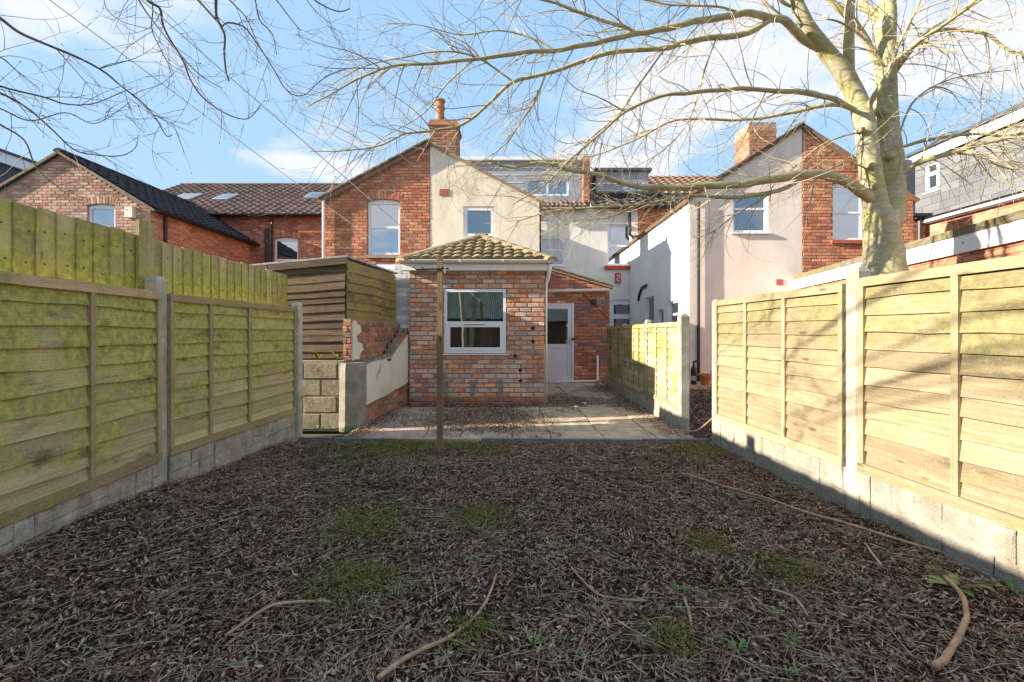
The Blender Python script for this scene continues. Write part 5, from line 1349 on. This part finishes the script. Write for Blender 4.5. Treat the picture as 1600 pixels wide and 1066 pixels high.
lim([(1205, 30, 5.15), (1173, 50, 5.1), (1121, 58, 5.05), (1068, 67, 5.0), (1042, 75, 4.95), (964, 79, 4.9), (918, 93, 4.85), (852, 116, 4.8), (802, 128, 4.75), (762, 165, 4.7), (720, 196, 4.65), (674, 205, 4.6), (635, 209, 4.6), (596, 227, 4.55), (538, 236, 4.5), (480, 236, 4.5)], .046, .004, 90, .6)
lim([(991, 53, 4.65), (976, 43, 4.6), (926, 27, 4.5), (868, 6, 4.4), (820, -8, 4.3), (740, -30, 4.2)], .028, .006, 30, .6)
lim([(802, 128, 4.75), (750, 92, 4.7), (700, 80, 4.65), (640, 88, 4.6), (590, 98, 4.6), (540, 118, 4.55), (500, 150, 4.5)], .016, .003, 40, .5)
lim([(852, 116, 4.8), (835, 160, 4.8), (815, 190, 4.8), (790, 225, 4.8), (745, 255, 4.8), (700, 262, 4.8)], .014, .003, 36, .5)
lim([(1040, 75, 4.95), (1000, 130, 4.95), (965, 180, 5.0), (920, 220, 5.0), (895, 255, 5.0), (860, 300, 5.0), (820, 318, 5.0)], .018, .004, 50, .55)
lim([(867, 79, 4.4), (830, 60, 4.4), (780, 48, 4.4), (720, 55, 4.35), (660, 40, 4.3), (600, 36, 4.3)], .013, .003, 40, .5)
lim([(1121, 58, 5.05), (1100, 110, 5.0), (1090, 150, 5.0), (1070, 200, 5.0), (1030, 240, 5.0), (990, 262, 5.0)], .014, .003, 40, .55)
lim([(1161, 20, 5.0), (1120, 10, 4.9), (1050, 8, 4.8), (980, -5, 4.7), (900, -20, 4.6)], .02, .004, 40, .6)
lim([(674, 205, 4.6), (640, 190, 4.6), (600, 140, 4.6), (560, 100, 4.6), (530, 60, 4.6)], .009, .002, 20, .4)
lim([(743, 93, 4.2), (700, 130, 4.2), (660, 180, 4.2), (600, 215, 4.2), (560, 262, 4.2)], .010, .002, 30, .45)
# upper stems and the other side
lim([(1330, 125, 5.45), (1327, 90, 5.45), (1326, 40, 5.4), (1328, 0, 5.4), (1330, -60, 5.4)], .075, .05, 14, .6)
lim([(1383, 120, 5.67), (1352, 62, 5.6), (1334, 36, 5.55), (1298, 0, 5.5), (1260, -40, 5.45)], .055, .03, 16, .6)
lim([(1380, 40, 5.7), (1366, 22, 5.75), (1345, 0, 5.8)], .06, .045, 6, .5)
lim([(1350, 185, 5.48), (1364, 152, 5.36), (1383, 121, 5.3), (1395, 97, 5.25), (1419, 81, 5.2), (1443, 60, 5.15), (1484, 32, 5.1), (1524, 0, 5.05), (1570, -40, 5.0)], .042, .018, 40, .6)
lim([(1395, 97, 5.25), (1400, 75, 5.3), (1420, 40, 5.35), (1435, 10, 5.4), (1440, -20, 5.4)], .025, .012, 22, .5)
lim([(1383, 105, 5.3), (1355, 65, 5.25), (1318, 38, 5.2), (1290, 30, 5.15)], .026, .008, 18, .5)
lim([(1385, 125, 5.67), (1425, 75, 5.55), (1467, 48, 5.5), (1540, 52, 5.4), (1570, 75, 5.35), (1610, 95, 5.3)], .036, .012, 40, .6)
lim([(1385, 135, 5.68), (1430, 70, 5.6), (1460, 45, 5.6), (1510, 15, 5.55), (1560, -20, 5.5)], .034, .012, 26, .6)
lim([(1390, 295, 5.6), (1415, 266, 5.5), (1447, 250, 5.4), (1484, 238, 5.3), (1544, 222, 5.2), (1600, 207, 5.1), (1660, 190, 5.0)], .05, .02, 50, .6)
lim([(1388, 238, 5.63), (1443, 220, 5.5), (1524, 210, 5.4), (1600, 218, 5.3), (1660, 225, 5.2)], .03, .012, 50, .6)
lim([(1484, 238, 5.3), (1530, 245, 5.25), (1570, 262, 5.2), (1620, 265, 5.15)], .018, .006, 36, .5)
lim([(1404, 215, 5.65), (1420, 170, 5.7), (1450, 140, 5.75), (1500, 120, 5.8), (1580, 110, 5.85)], .02, .005, 34, .6)
lim([(1352, 262, 5.45), (1325, 255, 5.4), (1300, 262, 5.35), (1280, 275, 5.3), (1265, 300, 5.3)], .018, .004, 24, .45)
lim([(1352, 205, 5.45), (1310, 215, 5.4), (1270, 235, 5.4), (1240, 262, 5.4), (1200, 275, 5.4)], .016, .004, 30, .5)
lim([(1245, 40, 5.3), (1200, 8, 5.2), (1185, -20, 5.2)], .022, .01, 12, .5)
lim([(1236, 10, 5.25), (1215, -5, 5.2), (1190, -40, 5.2)], .03, .02, 6, .5)

# second tree: trunk outside the picture, only its hanging branches reach in
rs = random.Random(5)
tr2 = thing('tree', (LT.x, LT.y, -.09), 'shade-dark bare branches of a second tree reaching over the green fence', 'tree')
tk = MB(); pp, rr = smooth_path([Vector((LT.x, 0, -.12)), Vector((LT.x, .0, 1.5)), Vector((LT.x + .02, .05, 3.2)), Vector((LT.x, 0, 5.0)), Vector((LT.x + .1, .1, 6.6)), Vector((LT.x + .1, .2, 8.2))], [.42, .33, .3, .29, .2, .08], 5)
tk.tube(pp, rr, 16, wob=.1); tk.build('trunk', M['bark'], tr2, smooth=True)
DK = M['twig_shade']
def lim2(bz, pix, r0, r1, ntw=22, tl=.4, droop=.02, thick=.028):
    b = Vector((LT.x + .05, .1, bz)); q = P(*pix[0]); m1 = b.lerp(q, .45) + Vector((0, 0, .25)); m2 = b.lerp(q, .8) + Vector((0, 0, .12))
    big = MB(); pp, rr = smooth_path([b, m1, m2, q], [thick, thick * .5, max(r0, thick * .25), r0 * .62], 5)
    big.tube(pp, rr, 7); o = big.build('branch', M['limb'], tr2, smooth=True)
    limb(tr2, rs, pix, r0 * .66, r1 * .9, DK, DK, 'branch', ntw * 2 // 5, tl * 1.1, .05, tr=.0026, start=.0, kids=2)
zq3 = lambda l, D0_, D1_: [(a / 2.963, b / 2.963, D0_ + (D1_ - D0_) * i / (len(l) - 1)) for i, (a, b) in enumerate(l)]
lim2(4.2, zq3([(-120, 10), (0, 85), (90, 150), (200, 200), (350, 265), (480, 335), (560, 400), (650, 470), (720, 550), (770, 630), (800, 625)], 2.6, 3.1), .016, .003, 34)
lim2(3.6, zq3([(-150, 330), (0, 400), (200, 450), (300, 480), (430, 480), (560, 430), (610, 410)], 2.4, 2.9), .010, .002, 26, .35)
lim2(3.5, zq3([(-150, 380), (0, 430), (110, 490), (230, 590), (340, 690), (430, 715), (560, 720), (630, 680), (635, 635)], 2.5, 3.0), .011, .002, 30, .35)
lim2(3.3, zq3([(-150, 480), (0, 575), (110, 650), (170, 780), (290, 885)], 2.5, 2.9), .010, .003, 14, .3)
lim2(3.8, zq3([(-150, 230), (0, 265), (80, 330), (180, 410)], 2.5, 2.8), .008, .002, 18, .3)
lim2(3.4, zq3([(-120, 470), (0, 500), (140, 560), (300, 520), (420, 570), (500, 545), (600, 475)], 2.6, 3.0), .008, .002, 22, .32)
lim2(5.2, zq3([(560, -140), (680, 0), (740, 40), (760, 130), (840, 270), (880, 370), (950, 460), (1050, 530), (1150, 550), (1210, 485)], 3.0, 3.4), .017, .003, 34, .38)
lim2(5.2, zq3([(600, -90), (640, 0), (700, 90), (840, 260), (930, 350), (1030, 410)], 3.1, 3.4), .010, .003, 22, .35)
lim2(5.3, zq3([(690, -60), (705, 40), (700, 130), (740, 220), (780, 290), (860, 340)], 3.2, 3.4), .009, .002, 20, .35)
lim2(5.8, zq3([(1000, -130), (1000, 0), (1005, 80), (1025, 128), (1040, 170), (1035, 250), (1045, 330), (1060, 375)], 3.3, 3.5), .020, .007, 10, .25)
lim2(5.7, zq3([(1030, 125), (1060, 108), (1130, 125), (1180, 190), (1260, 310), (1330, 420), (1410, 440), (1500, 360), (1600, 320)], 3.4, 3.7), .012, .003, 30, .38)
lim2(5.9, zq3([(1000, -70), (1060, 0), (1140, 80), (1180, 170), (1215, 240)], 3.3, 3.5), .009, .003, 16, .3)
lim2(5.9, zq3([(1150, -80), (1180, 0), (1200, 90), (1260, 160), (1280, 255)], 3.4, 3.6), .010, .004, 10, .25)
lim2(5.9, zq3([(1200, -90), (1280, 0), (1340, 80), (1390, 140)], 3.5, 3.7), .010, .004, 12, .3)
lim2(6.0, zq3([(1380, -80), (1420, 0), (1480, 70), (1530, 110)], 3.5, 3.7), .007, .002, 14, .3)
lim2(6.0, zq3([(1430, -30), (1470, 10), (1560, 50), (1620, 40)], 3.6, 3.8), .010, .004, 10, .3)
lim2(5.5, zq3([(480, -60), (490, 30), (550, 90), (630, 120), (700, 135)], 3.1, 3.3), .005, .002, 14, .25)

# ---------------------------------------------------------------- leaf litter, straw, sticks, weeds, moss
nr = np.random.RandomState(3)
def scatter(name, pts, size, mat, kind, label, cat, tilt=.5, flat=False):
    n = len(pts); pts = np.asarray(pts)
    L = nr.uniform(size[0], size[1], n); W = L * nr.uniform(.08, .21, n); cur = L * nr.uniform(-.12, .22, n)
    loc = np.zeros((n, 5, 3))
    loc[:, 0] = np.stack([-.5 * L, 0 * L, 0 * L], 1); loc[:, 1] = np.stack([0 * L, W, cur * .5], 1); loc[:, 2] = np.stack([.5 * L, 0 * L, cur], 1)
    loc[:, 3] = np.stack([0 * L, -W, cur * .5], 1); loc[:, 4] = np.stack([0 * L, 0 * L, -W * nr.uniform(.1, .6, n)], 1)
    ya, pi_, ro_ = nr.uniform(0, 2 * np.pi, n), nr.normal(0, tilt, n), nr.normal(0, tilt, n)
    cy, sy_, cp_, sp, cr, sr = np.cos(ya), np.sin(ya), np.cos(pi_), np.sin(pi_), np.cos(ro_), np.sin(ro_)
    x, y, z = loc[..., 0], loc[..., 1], loc[..., 2]
    y, z = y * cr[:, None] - z * sr[:, None], y * sr[:, None] + z * cr[:, None]
    x, z = x * cp_[:, None] + z * sp[:, None], -x * sp[:, None] + z * cp_[:, None]
    x, y = x * cy[:, None] - y * sy_[:, None], x * sy_[:, None] + y * cy[:, None]
    V = np.stack([x, y, z], 2) + pts[:, None, :]
    V[..., 2] += np.abs(np.minimum(0, z.min(1)))[:, None] * .35
    Fq = np.array([[0, 3, 4], [3, 2, 4], [2, 1, 4], [1, 0, 4]])
    T_ = (np.arange(n)[:, None, None] * 5 + Fq[None]).reshape(-1, 3)
    me = bpy.data.meshes.new(name); me.vertices.add(n * 5); me.vertices.foreach_set('co', V.reshape(-1))
    me.loops.add(T_.size); me.loops.foreach_set('vertex_index', T_.reshape(-1).astype(np.int32))
    me.polygons.add(len(T_)); me.polygons.foreach_set('loop_start', np.arange(0, T_.size, 3, dtype=np.int32)); me.update(calc_edges=True)
    me.materials.append(mat)
    o = bpy.data.objects.new(name, me); C.objects.link(o); tag(o, label, cat, kind=kind); return o
def bed_pts(n, dens=None, lift=.012):
    out = []
    while len(out) < n:
        y = 1.25 + 3.78 * R() ** 1.25 if R() < .8 else U(1.25, 5.0)
        x = U(-1, 1) * min(2.62, y * 1.2 + .25)
        if x > 2.36 - (y - 2.5) * .06 or x < -2.66 + max(0, (y - 3.4)) * .08: continue
        if dens and R() > dens(x, y): continue
        out.append((x, y, hf(x, y) + U(0, lift)))
    return out
def mossy(x, y): return noise.noise(Vector((x * 1.1 + 3, y * 1.1, 1.5))) + .45 * noise.noise(Vector((x * 3.5, y * 3.5, 8)))
scatter('leaf_litter', bed_pts(130000, lambda x, y: .35 if mossy(x, y) > .28 else 1), (.012, .038), M['leaf'], 'stuff', 'dark dead leaf litter covering the garden bed', 'leaves', .45)
scatter('pale_leaf_litter', bed_pts(8000), (.016, .045), M['leaf_tan'], 'stuff', 'paler tan dead leaves scattered over the garden bed', 'leaves', .5)
pl = []
def pd(x, y):
    n_ = noise.noise(Vector((x * 1.6, y * 1.6, 5))) * .5 + .3 * noise.noise(Vector((x * 5, y * 5, 2)))
    c = math.exp(-((x + .35) / .75) ** 2 - ((y - 6.3) / .85) ** 2) * 1.5 + math.exp(-((x + .3) / 1.6) ** 2 - ((y - 7.5) / .22) ** 2) * 1.3
    c += math.exp(-((x - 1.95) / .2) ** 2) * .5 + math.exp(-((x - .9) / .9) ** 2 - ((y - 8.0) / .45) ** 2) * .8 + math.exp(-((x + 1.85) / .15) ** 2) * .7
    return c * 1.5 + n_ - .2
while len(pl) < 26000:
    x, y = U(-1.9, 2.06), U(5.08, 10.4)
    if y > 7.55 and x < .56: continue
    if R() < pd(x, y): pl.append((x, y, .014 + .03 * sm(7, 10.5, y) + U(0, .012)))
scatter('patio_leaf_litter', pl, (.018, .04), M['leaf'], 'stuff', 'dead leaves blown over the patio slabs', 'leaves', .4)
scatter('patio_pale_leaves', [p for p in pl[::6]], (.018, .04), M['leaf_tan'], 'stuff', 'tan dead leaves on the patio slabs', 'leaves', .4)
ng = [(U(2.2, 4.1), U(5.0, 10.3)) for _ in range(9000)]
scatter('neighbour_leaf_litter', [(x, y, .0 + U(-.01, .02)) for x, y in ng], (.025, .06), M['leaf'], 'stuff', 'dead leaves covering the neighbour garden beyond the gap', 'leaves', .45)
# straw and thin stems
sb = MB(); pts_ = bed_pts(10000)
for (x, y, z) in pts_:
    a = U(0, 2 * math.pi); L = U(.04, .13) if R() < .9 else U(.13, .26); d = Vector((math.cos(a), math.sin(a), 0)); s = Vector((-d.y, d.x, 0)); bend = U(-.12, .12) * L; tilt = U(-.05, .12)
    pq = [Vector((x, y, z + .012)) + d * L * (t - .5) + s * bend * (1 - 4 * (t - .5) ** 2) + Z * (tilt * L * t + .006) for t in (0, .33, .66, 1)]
    r = U(.0008, .0017); sb.tube(pq, [r, r, r, r * .5], 3, cap=False)
so_ = sb.build('straw', M['straw'], None, fix=False, keep=True); tag(so_, 'thin dry stems strewn through the leaf litter', 'straw', kind='stuff')
# moss cushions
mp = []
while len(mp) < 34000:
    x, y, z = bed_pts(1)[0]
    spots = max(math.exp(-((x - a) ** 2 + (y - b) ** 2) / (r * r)) for a, b, r in ((-.75, 2.15, .22), (-1.2, 4.75, .45), (-.3, 4.72, .22), (-.55, 4.78, .2), (.62, 1.75, .1), (1.35, 2.25, .14), (1.1, 2.55, .12), (1.9, 4.6, .25), (-.15, 1.8, .1), (-.9, 2.8, .25), (-.2, 2.9, .2)))
    m_v = max(0, (mossy(x, y) - .22) * 1.6); 
    if R() < max(spots * 1.0, m_v * .3): mp.append((x, y, z + .018 + .016 * spots))
scatter('moss', mp, (.008, .018), M['moss'], 'stuff', 'low green moss cushions between the dead leaves', 'moss', .9)

def stick(pix, r0, r1, label, z=.02):
    pts = []
    for px, py in pix:
        q = G(px, py); q.z = hf(q.x, q.y) + r0 * .7 + z; pts.append(q)
    rads = [r0 + (r1 - r0) * i / (len(pts) - 1) for i in range(len(pts))]
    pp, rr = smooth_path(pts, rads, 6); pp = [p + Vector((noise.noise(p * 14), noise.noise(p * 14 + Vector((3, 3, 3))), .3 * noise.noise(p * 11))) * .006 for p in pp]
    rr = [r * (1 + .18 * noise.noise(p * 40)) for p, r in zip(pp, rr)]
    tag(MB().tube(pp, rr, 8).build('stick', M['stick'], smooth=True), label, 'stick', 'fallen sticks')
stick([(590, 1070), (645, 1032), (710, 1000), (755, 958), (775, 905)], .010, .005, 'long curved brown stick lying across the middle of the leaf litter')
stick([(1065, 742), (1130, 762), (1200, 783), (1250, 804), (1330, 826), (1400, 848), (1490, 872)], .006, .009, 'very long thin stick lying towards the golden fence')
stick([(1475, 912), (1505, 945), (1508, 985), (1482, 1035), (1460, 1056)], .009, .014, 'thick bowed stick with a cut end near the pale gravel board')
stick([(893, 892), (930, 928), (968, 940), (1008, 944)], .004, .005, 'thin bent twig lying beside small green weeds')
stick([(352, 1004), (420, 960), (470, 948), (515, 946)], .006, .007, 'brown crooked stick lying on the darkest leaf litter')
stick([(733, 820), (748, 833), (759, 822), (758, 802)], .004, .004, 'small hook-shaped twig lying on the leaf litter')
stick([(1352, 855), (1364, 872), (1377, 891)], .006, .006, 'short straight stick below the long thin one')
stick([(1205, 928), (1240, 942), (1262, 972)], .005, .004, 'short curved orange twig among the weeds')
stick([(1180, 883), (1165, 905)], .004, .003, 'tiny straight twig among the weeds')
stick([(960, 975), (1010, 1005), (1055, 1025)], .003, .003, 'pale thin stem lying below the weeds')
stick([(1070, 940), (1078, 975), (1082, 1000)], .006, .005, 'short upright-lying broken stick near the weeds')
vt = [Vector((1.75, 5.45, .05)), Vector((2.0, 5.35, .05)), Vector((2.12, 5.28, .06)), Vector((2.24, 5.3, .12)), Vector((2.45, 5.4, .25))]
pp, rr = smooth_path(vt, [.007, .009, .01, .01, .009], 6)
tag(MB().tube(pp, rr, 8).build('vine_stem', M['stick'], smooth=True), 'curved pale vine stem lying through the gap in the fences', 'stem')

def weed(x, y, n, s, label, group, up=.3, rs_=random.Random(4), mat='weed', z=None):
    b = Vector((x, y, (hf(x, y) if z is None else z) + .006)); m = MB(); st_ = MB()
    for k in range(n):
        a = 2 * math.pi * k / n + rs_.uniform(-.5, .5); L = s * rs_.uniform(.6, 1.2); d = Vector((math.cos(a), math.sin(a), 0)); w = L * rs_.uniform(.2, .34); e = rs_.uniform(.25, .9) * up
        sd = Vector((-d.y, d.x, 0)); V = []
        for t, ww, hz in ((.12, .12, .2), (.35, .75, .55), (.6, 1.0, .85), (.82, .7, .95), (1.0, .06, .85)):
            c = b + d * L * t + Z * (L * e * hz * 1.6)
            V += [c - sd * w * ww * .5 + Z * .1 * w * ww, c, c + sd * w * ww * .5 + Z * .1 * w * ww]
        m.add(V, [(i * 3 + j, i * 3 + j + 1, i * 3 + j + 4, i * 3 + j + 3) for i in range(4) for j in (0, 1)])
        st_.tube([b - Z * .01, b + d * L * .14 + Z * L * e * .33], .0015, 4, cap=False)
    root = thing('weed', b - Z * .006, label, 'weed', group)
    m.build('leaf_rosette', M[mat], root, fix=False); st_.build('stem', M[mat], root, fix=False)
wl = 'small green weed growing up through the dead leaves'; wg = 'small weeds in the leaf litter'
rw_ = random.Random(12)
for px, py in ((1010, 917), (870, 858), (877, 862), (740, 880), (746, 876), (1078, 928), (1060, 955), (1133, 938), (1187, 745), (1195, 752), (1170, 825), (1185, 822), (1240, 760), (1260, 757), (1222, 795), (1400, 815), (1080, 920), (1130, 905), (1105, 940), (1050, 990), (975, 955), (930, 960), (850, 995), (830, 1010), (760, 985), (620, 985), (625, 925), (1255, 890), (1310, 880), (1345, 920), (1390, 955), (1240, 1010), (1150, 1025), (1120, 1000), (380, 1040), (300, 1050), (265, 1040), (800, 855), (985, 860), (1055, 925), (1380, 870), (1450, 895), (70, 890), (135, 920), (905, 1025), (880, 1000), (1230, 1055), (1570, 1000), (1560, 1030), (1215, 960), (1100, 1045)):
    q = G(px + rw_.uniform(-6, 6), min(1062, py + rw_.uniform(-5, 5)))
    if abs(q.x) > 2.3: q.x = math.copysign(2.25, q.x)
    weed(q.x, q.y, rw_.randint(5, 9), rw_.uniform(.02, .045) * (1 if q.y < 2.6 else 1.2), wl, wg, rw_.uniform(.2, .7), rw_)
q = G(1500, 925); weed(q.x - .02, q.y, 6, .13, 'large-leaved green dock plant beside the pale gravel board', None, .4, rw_)
q = G(1590, 930); weed(min(q.x, 2.3), q.y, 4, .11, 'two-leaved weed against the pale gravel board under branch shadows', None, .3, rw_)
# ferny tufts on the block wall, weeds at its foot
for i, (x, lb) in enumerate(((-2.50, 'pale green tuft on top of the block wall beside the fence post'), (-2.25, 'pale green tuft on top of the block wall beside the smooth pier'))):
    weed(x, 5.84, 16, .10, lb, 'tufts on the block wall', .9, rw_, 'moss', .845)
for i in range(7): weed(-2.42 + i * .085 + rw_.uniform(-.02, .02), 5.66 + rw_.uniform(-.03, .03), 8, .06, 'low green weed at the foot of the block wall', 'weeds at the foot of the block wall', .6, rw_)
for x, lb in ((4.38, 'spiky green plant on the step beside the terracotta pot'), ): weed(x, 9.84, 14, .17, lb, None, 1.2, rw_, 'weed', .08)
# litter scraps
for px, py, lb in ((912, 633, 'white paper scrap on the patio below the door'), (898, 638, 'smaller white scrap beside the paper on the patio'), (1000, 627, 'pale scrap beside the patio fence')):
    q = G(px, py, .03); m = MB(); rr_ = random.Random(px)
    vs = [q + Vector((math.cos(a) * .05 * rr_.uniform(.6, 1.2), math.sin(a) * .035, .012 + rr_.uniform(0, .03))) for a in [k * math.pi / 3 for k in range(6)]]
    m.prism(vs, (0, 0, .004)); tag(m.build('paper_scrap', M['upvc']), lb, 'scrap')

# ---------------------------------------------------------------- behind the viewer: mirrored in the panes
gar = thing('garage', (0, -10, -.09), 'dark-boarded garage with green corrugated roof behind the garden, mirrored in the panes', 'garage')
for i in range(40):
    x = -7 + 14 * (i + .5) / 40; MB().box((x, -9.0 - (.01 if i % 2 else 0), .95), (.345, .03, 2.1)).build('board', M['shed'], gar)
nr_ = 140; cv = MB()
for i in range(nr_ * 2 + 1):
    x = -7.2 + 14.4 * i / (nr_ * 2); zc = .014 * (1 if i % 2 else -1); cv.v += [(x, -8.75, 1.95 + zc), (x, -11.6, 3.6 + zc)]
cv.f = [(2 * i, 2 * i + 2, 2 * i + 3, 2 * i + 1) for i in range(nr_ * 2)]
cv.build('corrugated_roof', m_plain('corrugated_green', (.10, .135, .115), .7, .35, 3), gar, fix=False)
MB().box((0, -11.7, 1.7), (14, .1, 3.6)).build('rear_wall', M['shed'], gar)
rs = random.Random(9)
t3 = thing('tree', (-1.8, -3.2, -.05), 'slim two-stemmed bare tree behind the viewer, mirrored in the extension window', 'tree')
tk = MB()
for dx, top_ in ((-.1, (-2.25, -3.3, 6.2)), (.12, (-1.0, -3.1, 6.0))):
    pp, rr = smooth_path([Vector((-1.8 + dx, -3.2, -.1)), Vector((-1.8 + dx * 1.3, -3.2, 1.2)), Vector((-1.8 + dx * 2.6, -3.2, 2.8)), Vector(top_)], [.13, .10, .085, .03], 5); tk.tube(pp, rr, 10, wob=.1)
tk.build('trunk', M['bark'], t3, smooth=True)
for e in ((-3.2, -3.6, 4.6), (-.2, -3.4, 4.4), (-2.6, -2.6, 5.6), (.4, -3.0, 5.4)):
    b = Vector((-1.95, -3.2, 2.4)) if e[0] < -1 else Vector((-1.6, -3.2, 2.3))
    limb(t3, rs, [b, b.lerp(Vector(e), .5) + Vector((0, 0, .25)), Vector(e)], .04, .01, M['limb'], M['twig'], 'branch', 14, .6, .05)
